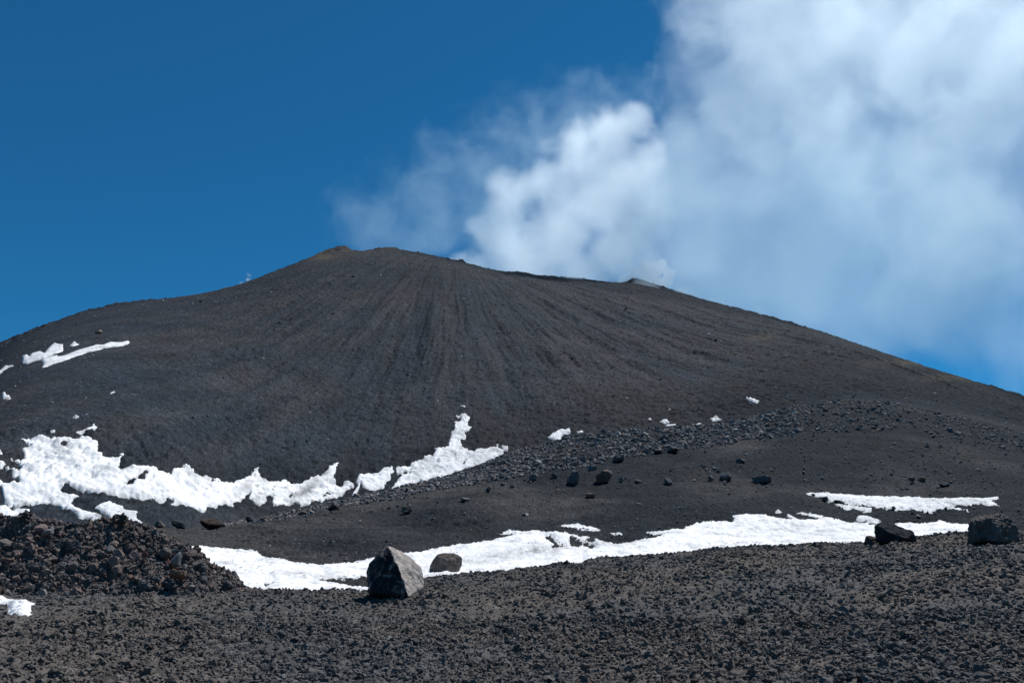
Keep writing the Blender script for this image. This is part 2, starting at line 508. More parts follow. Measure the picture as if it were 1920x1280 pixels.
def snow(S, poly, label, holes=(), thick=0.5, rough=2.0, grow=0.0, rmin=0, rmax=1e9, mat=None, group=None, dirt_shade=(), rise=0.10, hug=0.65, melt=None, name="snow_patch", crisp=1.0):
    P = np.array(poly, float)
    x0, y0 = P.min(0) - 12; x1_, y1_ = P.max(0) + 12
    m = (S.px > x0) & (S.px < x1_) & (S.py > y0) & (S.py < y1_) & (S.R > rmin) & (S.R < rmax) & (np.abs(AZ) < rad(40))[None]
    rows = np.where(m.any(1))[0]; cols = np.where(m.any(0))[0]
    ra, rb, ca, cb = max(rows[0] - 1, 0), min(rows[-1] + 2, S.R.shape[0]), max(cols[0] - 1, 0), cols[-1] + 2
    sub = (slice(ra, rb), slice(ca, cb))
    up = 2 if (rb - ra) * (cb - ca) < 60000 else 1
    def fin(A):
        A = A[sub]
        if up == 1: return A
        r_ = np.linspace(0, A.shape[0] - 1, A.shape[0] * 2 - 1); i = np.floor(r_).astype(int); j = np.minimum(i + 1, A.shape[0] - 1); f = (r_ - i)[:, None]
        A = A[i] * (1 - f) + A[j] * f
        c_ = np.linspace(0, A.shape[1] - 1, A.shape[1] * 2 - 1); i = np.floor(c_).astype(int); j = np.minimum(i + 1, A.shape[1] - 1); f = (c_ - i)[None]
        return A[:, i] * (1 - f) + A[:, j] * f
    X, Y, Zb, Zt, px, py, R = map(fin, (S.X, S.Y, S.Zb, S.Z, S.px, S.py, S.R))
    inr = (R > rmin) & (R < rmax)
    s = sdf(px, py, poly) + grow
    for hpoly in holes:
        s = np.minimum(s, -sdf(px, py, hpoly))
    mpp = R / FPX
    # ragged edge, in the ground's own coordinates
    k = 1 / np.median(mpp)
    s = s + rough * (fbm2(X * k / 16, Y * k / 30, 4, 201, 0.65) + 1.1 * noise2(X * k / 4, Y * k / 7, 205)) * crisp
    s = s - (melt if melt is not None else (7.0 if y1_ - y0 > 70 else 2.0)) * smooth(0.30, 0.62, fbm2(X * k / 9, Y * k / 16, 3, 221, 0.6)) * np.exp(-np.clip(s, 0, 99) / 5.0)
    s = np.where(inr, s, -9)
    hgt = np.clip(s * rise * np.median(mpp) * 8, -1.2, 1)
    hgt = np.where(hgt > 0, thick * np.tanh(hgt / thick * 0.9), hgt)
    Z0 = Zb * (1 - hug) + Zt * hug
    undul = 0.10 * thick * fbm2(X * k / 40, Y * k / 60, 3, 207)
    Zs = Z0 + hgt + undul * np.clip(s / 4, 0, 1) + 0.0
    vis = (Zs > Zt - 0.05 * thick - 0.02) & (s > -6)
    keep = vis[:-1, :-1] | vis[1:, :-1] | vis[:-1, 1:] | vis[1:, 1:]
    keep = main_piece(keep)
    tint = np.ones(X.shape + (3,))
    for cx, cy_, rx, ry, amt, ang in dirt_shade:
        c_, s_ = math.cos(ang), math.sin(ang)
        u, v = (px - cx) * c_ + (py - cy_) * s_, -(px - cx) * s_ + (py - cy_) * c_
        wgt = np.exp(-((u / rx) ** 2 + (v / ry) ** 2)) * np.clip(0.75 + 0.6 * fbm2(X * k / 14, Y * k / 30, 3, 211), 0, 1.3)
        tint *= (1 - min(0.6, amt * 2.1) * wgt)[..., None]
    edge = np.exp(-np.clip(s, 0, 99) / 2.2) * np.clip(0.5 + 0.9 * fbm2(X * k / 7, Y * k / 12, 3, 215), 0, 1)
    tint *= (1 - 0.55 * edge)[..., None]
    spk = smooth(0.50, 0.72, fbm2(X * k / 6, Y * k / 10, 3, 217, 0.7)) * smooth(-0.2, 0.5, fbm2(X * k / 60, Y * k / 80, 2, 219))
    tint *= (1 - 0.6 * spk)[..., None]
    tint *= (1 - 0.22 * np.clip(fbm2(X * k / 22, Y * k / 40, 4, 213), 0, 1))[..., None]
    o = link(name, grid_mesh(name, X, Y, Zs, keep=keep, cols=tint, mat=mat or M_snow_far))
    return tag(o, label, "snow patch", group)

z = lambda ox, oy, k, pts: [(ox + x / k, oy + y / k) for x, y in pts]
# the long field in the gully
field = [(39, 824), (48, 827), (62, 825), (75, 823), (84, 824), (94, 827), (106, 822), (119, 825), (137, 827), (156, 821), (172, 825), (175, 832), (182, 834), (183, 847),
         (183, 855), (195, 860), (206, 860), (214, 863), (225, 857), (234, 855), (230, 863), (222, 872), (219, 880), (234, 881), (253, 878), (272, 883), (287, 878),
         (297, 888), (317, 887), (339, 881), (354, 877), (365, 889), (370, 896), (387, 896), (397, 900), (422, 905), (436, 906), (454, 900), (470, 890), (486, 876),
         (485, 889), (495, 901), (507, 904), (522, 903), (532, 900), (542, 894), (540, 903), (553, 907), (575, 904), (592, 897), (609, 887), (635, 866), (632, 882),
         (625, 895), (632, 911), (639, 915), (650, 904), (662, 907), (661, 917), (650, 920), (650, 928), (628, 935), (601, 943), (589, 942), (582, 947), (557, 950),
         (545, 945), (528, 953), (511, 951), (511, 929), (498, 934), (499, 943), (490, 950), (482, 948), (467, 936), (468, 928), (457, 932), (448, 943), (436, 951),
         (412, 948), (406, 956), (389, 954), (381, 968), (370, 962), (359, 956), (336, 948), (321, 950), (321, 941), (298, 940), (282, 937), (248, 935), (219, 929),
         (180, 925), (153, 923), (125, 914), (109, 917), (119, 922), (130, 928), (153, 934), (137, 939), (133, 946), (141, 953), (164, 960), (187, 967), (195, 974),
         (177, 980), (156, 974), (141, 966), (119, 958), (109, 950), (94, 948), (81, 949), (62, 946), (33, 953), (52, 961), (55, 966), (27, 980), (12, 980), (-60, 990),
         (-60, 840), (0, 850), (5, 855), (20, 862), (34, 868), (38, 870), (46, 862), (40, 845), (55, 838)]
snow(V, field, "long white snowfield filling the gully at the left foot of the cone", mat=M_snow_far, hug=0.9, thick=0.35,
     holes=[[(-30, 866), (0, 880), (16, 889), (37, 910), (31, 911), (0, 903), (-30, 897)], [(6, 857), (25, 867), (37, 880), (34, 892), (20, 881), (0, 868), (-30, 862), (-30, 850)],
            [(-40, 925), (0, 918), (5, 930), (6, 942), (23, 953), (0, 950), (-40, 945)], [(234, 909), (262, 897), (274, 887), (277, 888), (262, 901), (248, 908)],
            [(114, 838), (128, 834), (120, 839)], [(540, 933), (546, 929), (544, 934)], [(605, 932), (612, 926), (622, 928), (610, 931)]],
     dirt_shade=[(455, 917), (0, 0)] and [(458, 920, 22, 7, 0.35, -0.6), (575, 922, 28, 9, 0.35, -0.55), (480, 940, 9, 12, 0.2, 0), (110, 860, 50, 14, 0.08, 0.1), (70, 940, 50, 7, 0.1, 0.2), (612, 892, 10, 6, 0.3, -0.5)])
snow(V, [(203, 939), (212, 946), (231, 947), (233, 957), (258, 963), (255, 971), (266, 980), (273, 984), (257, 992), (220, 992), (191, 963), (177, 958)],
     "ragged snow tongue below the long snowfield, just above the rubble heap", thick=0.6)
snow(V, [(137, 817), (153, 810), (169, 803), (175, 796), (184, 805), (173, 813), (156, 818)], "pointed snow scrap above the top right corner of the wide left snowfield", thick=0.5, rough=1.2)
snow(V, [(89, 809), (103, 808), (105, 814), (97, 813)], "small snow scrap above the top edge of the wide left snowfield", thick=0.4, rough=0.6)
snow(V, [(666, 906), (674, 890), (690, 890), (707, 890), (719, 879), (735, 877), (740, 886), (733, 893), (732, 900), (724, 905), (718, 918), (705, 924), (685, 922), (676, 913),
         (672, 922), (664, 933), (655, 930), (670, 915)], "squarish snow bank between the long snowfield and the forked snow tongue", thick=0.7, rough=1.4)
snow(V, [(734, 918), (745, 902), (742, 893), (741, 881), (756, 875), (779, 869), (792, 862), (796, 856), (812, 855), (815, 842), (835, 842), (839, 838), (841, 827), (846, 821), (848, 808),
         (854, 802), (852, 795), (861, 789), (852, 782), (872, 775), (880, 786), (878, 795), (882, 804), (876, 816), (867, 827), (867, 840), (882, 846), (887, 846), (912, 842),
         (929, 838), (932, 831), (936, 838), (953, 835), (951, 844), (938, 855), (919, 864), (919, 870), (902, 876), (878, 876), (856, 889), (824, 898), (799, 904), (771, 912), (749, 920)],
     "forked snow tongue reaching up the cone above the stone ridge", thick=0.4, hug=0.85, rough=2.2,
     holes=[[(775, 877), (757, 891), (742, 903), (738, 893), (752, 889)], [(879, 863), (874, 868), (869, 871), (873, 865)]],
     dirt_shade=[(852, 862, 16, 10, 0.35, 0.3), (800, 885, 30, 10, 0.12, -0.3), (925, 846, 10, 5, 0.3, -0.4)])
snow(V, [(859, 762), (864, 760), (874, 765), (873, 768), (864, 768)], "snow speck above the tip of the forked snow tongue", thick=0.4, rough=0.9)
snow(V, [(973, 845), (989, 839), (987, 844), (976, 848)], "thin snow sliver right of the forked snow tongue, against the stone ridge", thick=0.4, rough=0.6)
snow(V, [(1020, 825), (1030, 820), (1043, 807), (1067, 804), (1070, 812), (1053, 818), (1052, 829), (1033, 825)], "two lobed snow scrap on the stone ridge, below the middle of the cone", thick=0.5, rough=1.2)
snow(V, [(1081, 808), (1093, 806), (1096, 809), (1090, 812)], "tiny oval snow scrap right of the two lobed one", thick=0.4, rough=0.4)
snow(V, [(1236, 792), (1250, 786), (1262, 793), (1245, 796)], "upper of two snow scraps stacked above the stone ridge", thick=0.5, rough=0.6)
snow(V, [(1243, 799), (1255, 796), (1268, 797), (1268, 805), (1253, 804)], "lower of two snow scraps stacked above the stone ridge", thick=0.5, rough=0.6)
snow(V, [(1296, 799), (1313, 793), (1323, 800), (1307, 806)], "rounded snow scrap sitting at the top edge of the stone ridge", thick=0.5, rough=0.6)
snow(V, [(1329, 786), (1343, 781), (1354, 787), (1337, 793)], "lens shaped snow scrap right of the rounded one", thick=0.5, rough=0.6)
snow(V, [(1393, 744), (1405, 746), (1424, 752), (1419, 757), (1406, 753)], "slanting snow sliver highest up the right side of the cone", thick=0.5, rough=0.5)
snow(V, [(1249, 766), (1258, 768), (1269, 771), (1265, 774), (1254, 771)], "thin slanting snow fleck above the two stacked scraps", thick=0.4, rough=0.5)
snow(V, [(1215, 785), (1220, 784), (1222, 788), (1217, 789)], "snow fleck left of the two stacked scraps", thick=0.4, rough=0.2)
snow(V, z(0, 600, 6.4, [(270, 430), (320, 410), (345, 455), (380, 405), (480, 380), (530, 405), (600, 320), (655, 270), (690, 290), (750, 300), (755, 372), (620, 415), (545, 445), (590, 438),
         (680, 420), (700, 440), (760, 430), (830, 405), (920, 365), (1040, 330), (1160, 290), (1250, 285), (1330, 257), (1450, 262), (1545, 240), (1552, 262), (1480, 295), (1300, 320),
         (1180, 350), (1040, 385), (930, 420), (800, 475), (680, 515), (560, 570), (505, 580), (525, 520), (490, 470), (400, 495), (330, 520), (270, 515)]),
     "forked snow streak high on the left shoulder of the volcano", thick=0.5, rough=0.35, grow=0.6, hug=1.0, melt=0.0)
snow(V, z(0, 600, 6.4, [(-300, 640), (0, 600), (60, 550), (150, 542), (172, 562), (100, 588), (0, 645), (-300, 800)]), "snow streak cut off by the left border, below the skyline", thick=0.7, rough=0.7)
snow(V, z(0, 600, 6.4, [(825, 312), (890, 255), (950, 297), (880, 325)]), "small snow scrap above the forked streak on the left shoulder", thick=0.5, rough=0.6)
snow(V, z(0, 600, 6.4, [(15, 890), (55, 870), (75, 912), (105, 905), (135, 945), (20, 965)]), "small ragged snow scrap at the left border, above the wide snowfield", thick=0.5, rough=0.6)
snow(V, z(0, 600, 6.4, [(1315, 880), (1370, 855), (1385, 872), (1330, 895)]), "lone snow fleck on bare scree right of the forked streak's end", thick=0.5, rough=0.2)
snow(V, z(0, 600, 6.4, [(850, 1157), (910, 1130), (950, 1150), (915, 1175)]), "snow fleck between the forked streak and the wide left snowfield", thick=0.4, rough=0.3)

# the band in the dip behind the near ground
band = [(225, 1068), (270, 1040), (320, 1025), (371, 1022), (394, 1024), (442, 1032), (472, 1033), (484, 1036), (491, 1045), (532, 1048), (547, 1057), (585, 1060), (607, 1059), (634, 1055), (660, 1053), (692, 1047), (759, 1038),
        (787, 1036), (825, 1027), (881, 1018), (905, 1015), (948, 1007), (960, 1004), (940, 1001), (934, 999), (954, 994), (985, 995), (1011, 995), (1020, 998), (1039, 997), (1069, 1002), (1087, 1007), (1112, 1009), (1129, 1015),
        (1157, 1020), (1174, 1016), (1219, 1010), (1239, 1005), (1219, 1002), (1209, 998), (1237, 995), (1279, 992), (1282, 988), (1301, 984), (1307, 980), (1331, 978), (1350, 980),
        (1374, 979), (1372, 969), (1384, 966), (1436, 965), (1444, 969), (1477, 973), (1526, 975), (1537, 972), (1519, 969), (1492, 959), (1504, 960), (1537, 966), (1550, 969),
        (1575, 974), (1587, 980), (1600, 981), (1615, 981), (1645, 985), (1680, 983), (1690, 981), (1721, 980), (1747, 980), (1760, 976), (1784, 981), (1821, 982), (1826, 1002), (1818, 1025),
        (1500, 1060), (1100, 1095), (800, 1125), (700, 1140), (480, 1145), (330, 1130), (240, 1100)]
snow(H, band, "long snow strip in the dip behind the near gravel", thick=0.40, rough=1.5, mat=M_snow_near, grow=0.0,
     holes=[[(1024, 1010), (1035, 1013), (1031, 1016), (1024, 1014)], [(1033, 1018), (1046, 1025), (1057, 1027), (1035, 1029), (1041, 1025)],
            [(1070, 1011), (1079, 1012), (1073, 1019), (1091, 1023), (1084, 1027), (1071, 1025)], [(1095, 1023), (1114, 1026), (1108, 1029), (1097, 1026)],
            [(1100, 1016), (1113, 1014), (1110, 1019)],
            [(590, 1092), (640, 1090), (683, 1087), (700, 1104), (655, 1101), (625, 1096)], [(496, 1097), (508, 1098), (497, 1104)]],
     dirt_shade=[(1000, 1040, 90, 8, 0.22, -0.1), (520, 1048, 70, 5, 0.25, 0.25), (1130, 1024, 50, 6, 0.2, 0), (560, 1085, 40, 3, 0.25, 0.03), (1500, 1000, 120, 12, 0.05, 0), (880, 1062, 80, 6, 0.12, -0.1)])  # grey blots: real dirt, plus shading painted into the strip's left part
snow(H, [(1045, 987), (1059, 983), (1087, 982), (1106, 986), (1129, 992), (1123, 997), (1104, 997), (1084, 994), (1061, 991)], "leaf shaped snow patch just above the long strip in the dip", thick=0.3, mat=M_snow_near, rough=1.2)
snow(H, [(1143, 998), (1162, 996), (1167, 1000), (1149, 1002)], "tiny snow patch right of the leaf shaped one", thick=0.25, mat=M_snow_near, rough=0.6)
snow(H, [(1506, 926), (1527, 924), (1590, 927), (1627, 929), (1680, 931), (1715, 932), (1732, 935), (1767, 936), (1789, 934), (1805, 932), (1842, 934), (1874, 931), (1872, 938), (1860, 940),
         (1875, 948), (1855, 950), (1840, 946), (1817, 949), (1805, 951), (1790, 952), (1815, 956), (1815, 959), (1792, 957), (1770, 958), (1755, 961), (1742, 968), (1734, 967), (1722, 963), (1705, 961),
         (1680, 962), (1667, 959), (1652, 952), (1635, 949), (1606, 947), (1595, 945), (1577, 941), (1557, 941), (1540, 936), (1517, 931)],
     "broad snow patch lying on the right slope above the dark boulders", thick=0.45, mat=M_snow_near, rough=1.0,
     dirt_shade=[(1760, 948, 60, 5, 0.12, 0), (1830, 942, 30, 3, 0.15, 0)])
snow(H, [(1562, 942), (1595, 947), (1625, 950), (1635, 950), (1633, 958), (1625, 958), (1600, 951), (1587, 953)], "narrow snow sliver along the lower left edge of the broad right patch", thick=0.3, mat=M_snow_near, rough=0.6)
snow(H, [(1604, 977), (1610, 969), (1627, 969), (1655, 980), (1645, 986), (1615, 981)], "tilted snow slab left of the dark boulder topped with snow", thick=0.5, mat=M_snow_near, rough=0.4, rise=0.2)
snow(H, [(1453, 959), (1459, 955), (1468, 961), (1460, 962)], "snow fleck above the long strip, on its right half", thick=0.25, mat=M_snow_near, rough=0.4)
snow(H, [(1473, 963), (1480, 963), (1491, 969), (1484, 973)], "short slanting snow fleck touching the top of the long strip", thick=0.25, mat=M_snow_near, rough=0.4)
SLAB = z(0, 1080, 10.667, [(-900, 330), (0, 430), (150, 460), (500, 480), (800, 545), (620, 590), (625, 690), (660, 740), (560, 810), (420, 850), (280, 800), (170, 750), (130, 630), (0, 560), (-900, 640)])
snow(G, SLAB,
     "low snow slab at the left border, in front of the rubble heap", thick=0.30, mat=M_snow_near, rough=0.3, rise=0.12)
print("terrain and snow built")
#--STONES--
# ------------------------------------------------------------------ stones
rng = np.random.default_rng(7)
_ico = {}
def ico(sub):
    if sub not in _ico:
        bm = bmesh.new(); bmesh.ops.create_icosphere(bm, subdivisions=sub, radius=1.0)
        bm.verts.ensure_lookup_table()
        _ico[sub] = (np.array([v.co for v in bm.verts]), np.array([[v.index for v in f.verts] for f in bm.faces]))
        bm.free()
    v, f = _ico[sub]
    return v.copy(), f

def stone(seed, sub, cuts=9, rough=0.06, flat=1.0, clinker=0.0):
    """a broken lava stone: a ball cut by planes, then roughened; spans -1..1 on every axis"""
    r = np.random.default_rng(seed)
    v, f = ico(sub)
    v = v * np.array([1, r.uniform(0.7, 1), r.uniform(0.6, 0.95) * flat])
    for _ in range(cuts):
        n = r.normal(size=3); n /= np.linalg.norm(n)
        ext = (v @ n).max()
        off = ext * r.uniform(0.5, 0.82)
        v = v - np.clip(v @ n - off, 0, None)[:, None] * n
    nrm = v / (np.linalg.norm(v, axis=1, keepdims=True) + 1e-9)
    v = v + nrm * (rough * fbm3(v * 2.3 + seed, 4, seed, 0.6))[:, None]
    if clinker:
        v = v + nrm * (clinker * np.abs(fbm3(v * 3.4 + seed * 3, 4, seed + 5, 0.65)))[:, None] - nrm * clinker * 0.3
    v -= (v.max(0) + v.min(0)) / 2
    v /= np.abs(v).max(0)
    return v, f

def stone_tint(r, kind="scree"):
    b = r.uniform(0.7, 1.35)
    c = {"scree": (0.075, 0.072, 0.075), "brown": (0.075, 0.060, 0.053), "dark": (0.046, 0.048, 0.052)}[kind]
    t = r.uniform()
    if kind == "scree":
        c = (0.165, 0.145, 0.142) if t < 0.45 else ((0.115, 0.118, 0.125) if t < 0.85 else (0.24, 0.22, 0.21))
    elif kind == "brown":
        c = (0.155, 0.118, 0.106) if t < 0.40 else ((0.125, 0.108, 0.102) if t < 0.75 else ((0.09, 0.09, 0.095) if t < 0.93 else (0.17, 0.155, 0.145)))
    return np.array(c) * b

def rot(r, tilt=0.5):
    a, b, c = r.uniform(0, 2 * np.pi), r.normal(0, tilt), r.normal(0, tilt)
    return Matrix.Rotation(b, 3, 'X') @ Matrix.Rotation(c, 3, 'Y') @ Matrix.Rotation(a, 3, 'Z')

def mass(name, pool, pts, sizes, kinds, label, sink=0.35, seed=1, mat=None, tints=None, zr=(0.6, 0.95), smooth_=False):
    """loose stones past counting, in one mesh"""
    r = np.random.default_rng(seed)
    V_, F_, C_, n = [], [], [], 0
    for i, (p, s_) in enumerate(zip(pts, sizes)):
        v, f = pool[r.integers(len(pool))]
        m = np.array(rot(r))
        sc = s_ * np.array([1, 1, r.uniform(*zr)])
        w = (v * sc) @ m.T
        w = w + np.array(p) + np.array([0, 0, s_ * (0.75 - 2 * sink * 0.75)])
        V_.append(w); F_.append(f + n); n += len(v)
        c = stone_tint(r, kinds) if tints is None else tints[i]
        C_.append(np.repeat(c[None], len(v), 0))
    me = raw_mesh(name, np.concatenate(V_), np.concatenate(F_), np.concatenate(C_), mat or M_stone_mass, smooth_=smooth_)
    return tag(link(name, me), label, kind="stuff")

def single(name, me, p, size, r, label, cat, group=None, kind="scree", sink=0.3, tilt=0.4, tint=None):
    o = link(name, me)
    o.location = Vector(p) + Vector((0, 0, size[2] * (1 - 2 * sink)))
    o.rotation_euler = rot(r, tilt).to_euler()
    o.scale = size
    c = stone_tint(r, kind) if tint is None else tint
    o.color = (*c, 1)
    return tag(o, label, cat, group)


def crumb(seed, sub):
    v, f = stone(seed, sub, 3, 0.30, clinker=0.9)
    r = np.random.default_rng(seed)
    v = v * (1 + r.normal(0, {1: 0.16, 2: 0.10, 3: 0.055}[sub], (len(v), 1)))
    return v / np.abs(v).max(0), f

pool1 = [stone(100 + i, 1, 5, 0.03) for i in range(14)]
pool2 = [stone(200 + i, 2, 9, 0.06) for i in range(14)]
clink2 = [stone(300 + i, 2, 5, 0.12, clinker=0.55) for i in range(16)]
clink1 = [stone(350 + i, 1, 4, 0.22, clinker=0.75) for i in range(24)]
clink3 = [stone(400 + i, 3, 5, 0.12, clinker=0.50) for i in range(10)]
me_pool2 = [raw_mesh("lava_stone", *stone(500 + i, 3, 13, 0.09), None, M_stone, smooth_=False) for i in range(12)]
me_clink = [raw_mesh("lava_block", *crumb(440 + i, 3), None, M_stone, smooth_=False) for i in range(12)]

# --- the stone ridge across the middle
lowb = curve([(380, 992), (520, 978), (640, 952), (740, 937), (800, 922), (900, 909), (1000, 893), (1080, 880), (1160, 862), (1240, 850), (1340, 840), (1400, 826), (1500, 814), (1600, 812), (1700, 806), (1920, 850)])
upb = curve([(380, 988), (640, 939), (735, 920), (800, 907), (850, 891), (905, 873), (950, 852), (1000, 842), (1050, 827), (1100, 814), (1150, 809), (1220, 805), (1300, 801), (1400, 788), (1480, 765), (1560, 752), (1640, 750), (1760, 772), (1920, 815)])
N = 14000
sx = rng.uniform(400, 1920, N)
u = rng.uniform(0, 1, N) ** 1.15
sy = upb(sx) + (lowb(sx) - upb(sx)) * u
dens = np.where(sx < 1500, 1.0, np.where(sx < 1680, 0.7, 0.35)) * np.where(sx < 640, 0.75, 1)
dens *= np.clip(1.05 + 0.8 * noise2(sx / 45, sy / 18, 301), 0.1, 1)
keep = rng.uniform(0, 1, N) < dens
sx, sy = sx[keep], sy[keep]
pts, ok = hit(H, sx, sy)
sx, sy, pts = sx[ok], sy[ok], pts[ok]
spx = np.clip(rng.lognormal(math.log(2.0), 0.48, len(sx)), 1.0, 7.0) * np.where(sx > 1500, 0.75, 1) * np.where(sx < 640, 0.85, 1)
size = spx * dist(pts) / FPX
order = np.argsort(-spx)
for k in order[:270]:
    s_ = size[k]
    single("scree_stone", me_pool2[rng.integers(len(me_pool2))], pts[k], (s_, s_ * rng.uniform(0.7, 1), s_ * rng.uniform(0.5, 0.85)), rng,
           "grey angular lava stone in the band of loose rubble along the ridge", "stone", "loose stones along the rubble ridge")
rest = order[270:]
mass("scree", pool1, pts[rest], size[rest], "scree", "band of small loose stones along the ridge below the cone", seed=3)

# --- stones strewn over the cone and the hill
N = 7500
sx = rng.uniform(0, 1920, N); sy = rng.uniform(470, 900, N)
pts, ok = hit(V, sx, sy)
az_, t_ = pix_dir(sx, sy)
dd = np.hypot(pts[:, 0], pts[:, 1])
ok &= dd > 190
cl = smooth(-0.25, 0.5, fbm2(pts[:, 0] * 0.012, pts[:, 1] * 0.02, 3, 311))
ok &= rng.uniform(0, 1, N) < (0.25 + 0.75 * cl)
pts = pts[ok]
size = np.clip(rng.lognormal(math.log(1.0), 0.45, len(pts)), 0.6, 3.2) * dist(pts) / FPX * 1.0
tints = []
for _ in pts:
    t = rng.uniform()
    tints.append(np.array((0.042, 0.046, 0.053)) * rng.uniform(0.8, 1.4) if t < 0.25 else (np.array((0.20, 0.198, 0.20)) * rng.uniform(0.7, 1.6) if t < 0.92 else np.array((0.5, 0.49, 0.48))))
mass("slope_stones", pool1, pts, size, "scree", "scattered small stones over the scree of the cone", seed=5, tints=tints)

N = 12000
sx = rng.uniform(380, 1920, N); sy = rng.uniform(815, 1060, N)
pts, ok = hit(H, sx, sy, rmin=66)
dd = np.hypot(pts[:, 0], pts[:, 1])
ok &= (dd > 72) & (sy > lowb(sx) - 5)
cl = smooth(-0.2, 0.6, fbm2(pts[:, 0] * 0.06, pts[:, 1] * 0.06, 3, 313)) + 0.5 * smooth(1300, 1600, sx)
ok &= rng.uniform(0, 1, N) < (0.2 + 0.8 * cl)
pts = pts[ok]
size = np.clip(rng.lognormal(math.log(1.1), 0.5, len(pts)), 0.5, 4.0) * dist(pts) / FPX
mass("hill_stones", pool1, pts, size, "scree", "scattered dark stones over the cinder hill", seed=6)

# --- clinker on the near ground
def clinker(name, N, ra, rb, pool, med, lo, hi, label, seed):
    r = np.random.default_rng(seed)
    az_ = r.uniform(-rad(41), rad(41), N)
    rr_ = np.sqrt(r.uniform(ra ** 2, rb ** 2, N))
    ci = np.clip(np.searchsorted(AZ, az_), 1, len(AZ) - 1)
    ok = rr_ < KR[3][ci] + 1.0
    rr_, ci = rr_[ok], ci[ok]
    k_ = np.clip(np.array([np.searchsorted(G.R[:, c], r_) for c, r_ in zip(ci, rr_)]), 0, G.R.shape[0] - 1)
    ok = sdf(G.px[k_, ci], G.py[k_, ci], SLAB) < -1.5
    rr_, ci = rr_[ok], ci[ok]
    ri = np.clip(np.array([np.searchsorted(G.R[:, c], r_) for c, r_ in zip(ci, rr_)]), 0, G.R.shape[0] - 1)
    pts = np.stack([rr_ * np.sin(AZ[ci]), rr_ * np.cos(AZ[ci]), G.Z[ri, ci]], -1)
    cl = smooth(-0.6, 0.6, fbm2(pts[:, 0] * 0.35, pts[:, 1] * 0.25, 3, 317))
    size = np.clip(r.lognormal(math.log(med), 0.48, len(pts)) * (0.65 + 0.6 * cl), lo, hi)
    base = G.col[ri, ci] * r.uniform(0.8, 1.3, (len(pts), 1))
    mass(name, pool, pts, size, "dark", label, seed=seed, tints=base, sink=0.40, zr=(0.5, 0.9))
clod2 = [crumb(330 + i, 2) for i in range(20)]
clod1 = [crumb(360 + i, 1) for i in range(24)]
clinker("lava_clinker", 50000, 17.0, 32.0, clod2, 0.052, 0.022, 0.17, "rough dark clinker covering the nearest ground", 8)
clinker("lava_clinker", 78000, 32.0, 67.0, clod1, 0.060, 0.028, 0.16, "rough dark clinker covering the near ground up to its crest", 9)

# ------------------------------------------------------------------ the rubble heap on the left
top = curve([(-500, 985), (-200, 968), (-60, 967), (0, 972), (30, 969), (60, 970), (100, 979), (150, 983), (200, 973), (240, 977), (280, 990), (310, 1000), (345, 1017), (380, 1038), (410, 1062), (440, 1084), (462, 1100), (476, 1112), (520, 1130)])
mi = np.where((AZ > rad(-46)) & (AZ < rad(-14)))[0]
ma = np.repeat(AZ[mi], 2)[:-1]; ma[1::2] = (AZ[mi][:-1] + AZ[mi][1:]) / 2
tt, xt = tan_of(lambda x: top(x) + 5, ma)
rc = np.interp(xt, [-500, 0, 300, 476], [50.5, 50.5, 49.5, 48.0])
zc = tt * rc
rf = np.interp(xt, [-500, 0, 100, 300, 440, 480], [45.0, 45.0, 43.5, 43.0, 44.5, 47.2])
def ground_z(az, r_):
    ci = np.clip(np.searchsorted(AZ, az), 1, len(AZ) - 1)
    c0 = G.R[:, ci]
    k = np.clip((c0 < r_).sum(0), 1, c0.shape[0] - 1)
    j = np.arange(len(ci))
    return G.Zb[k, ci]
zf_ = ground_z(ma, rf)
nR = 230
wv = np.linspace(-0.06, 1, nR)[:, None]
Rm = rf + (rc - rf) * wv
prof = np.where(wv < 0, wv * 1.5, 1 - (1 - np.clip(wv, 0, 1)) ** 1.45)
Zm = zf_ + np.maximum(zc - zf_, 0) * prof
nB = 50
wb = np.linspace(0, 1, nB)[1:, None]
zb_ = ground_z(ma, rc + 5) - 0.5
Rb = rc + 5.0 * wb
Zb_ = np.maximum(zc, zb_) + (zb_ - np.maximum(zc, zb_)) * (wb ** 1.4)
Rm = np.concatenate([Rm, Rb]); Zm = np.concatenate([Zm, Zb_])
Xm, Ym = Rm * np.sin(ma), Rm * np.cos(ma)
hgt = np.clip(np.concatenate([np.maximum(zc - zf_, 0) * np.clip(wv, 0, 1), np.maximum(zc - zf_, 0) * (1 - wb)]) / 0.8, 0, 1)
wx, wy = Xm + 0.2 * noise2(Xm * 1.7, Ym * 1.7, 331), Ym + 0.2 * noise2(Xm * 1.7 + 9, Ym * 1.7, 332)
crest = np.exp(-((np.concatenate([wv, 1 + wb]) - 1) / 0.10) ** 2)
dm = 0.36 * np.abs(fbm2(Xm * 1.1, Ym * 1.1, 4, 343, 0.62)) + 0.36 * lumps(wx, wy, 1.1, 333) + 0.30 * lumps(wx, wy, 0.5, 334) + 0.18 * lumps(wx, wy, 0.22, 335) + 0.10 * fbm2(Xm * 3.5, Ym * 3.5, 3, 336, 0.7) + 0.30 * fbm2(Xm * 0.45, Ym * 0.45, 3, 337)
Zm = Zm + (dm - 0.22) * (0.25 + 0.75 * hgt) * (1 - 0.45 * crest)
cm = mixc((0.075, 0.073, 0.075), (0.115, 0.090, 0.080), smooth(-0.35, 0.5, fbm2(Xm * 0.28, Zm * 0.6, 4, 339)))
cm *= (1 + 0.3 * noise2(Xm * 2.5, Zm * 2.5, 341))[..., None]
tag(link("lava_mound", grid_mesh("lava_mound", Xm, Ym, Zm, cols=cm, mat=M_ground)), "heap of dark reddish lava rubble at the left edge", kind="structure")

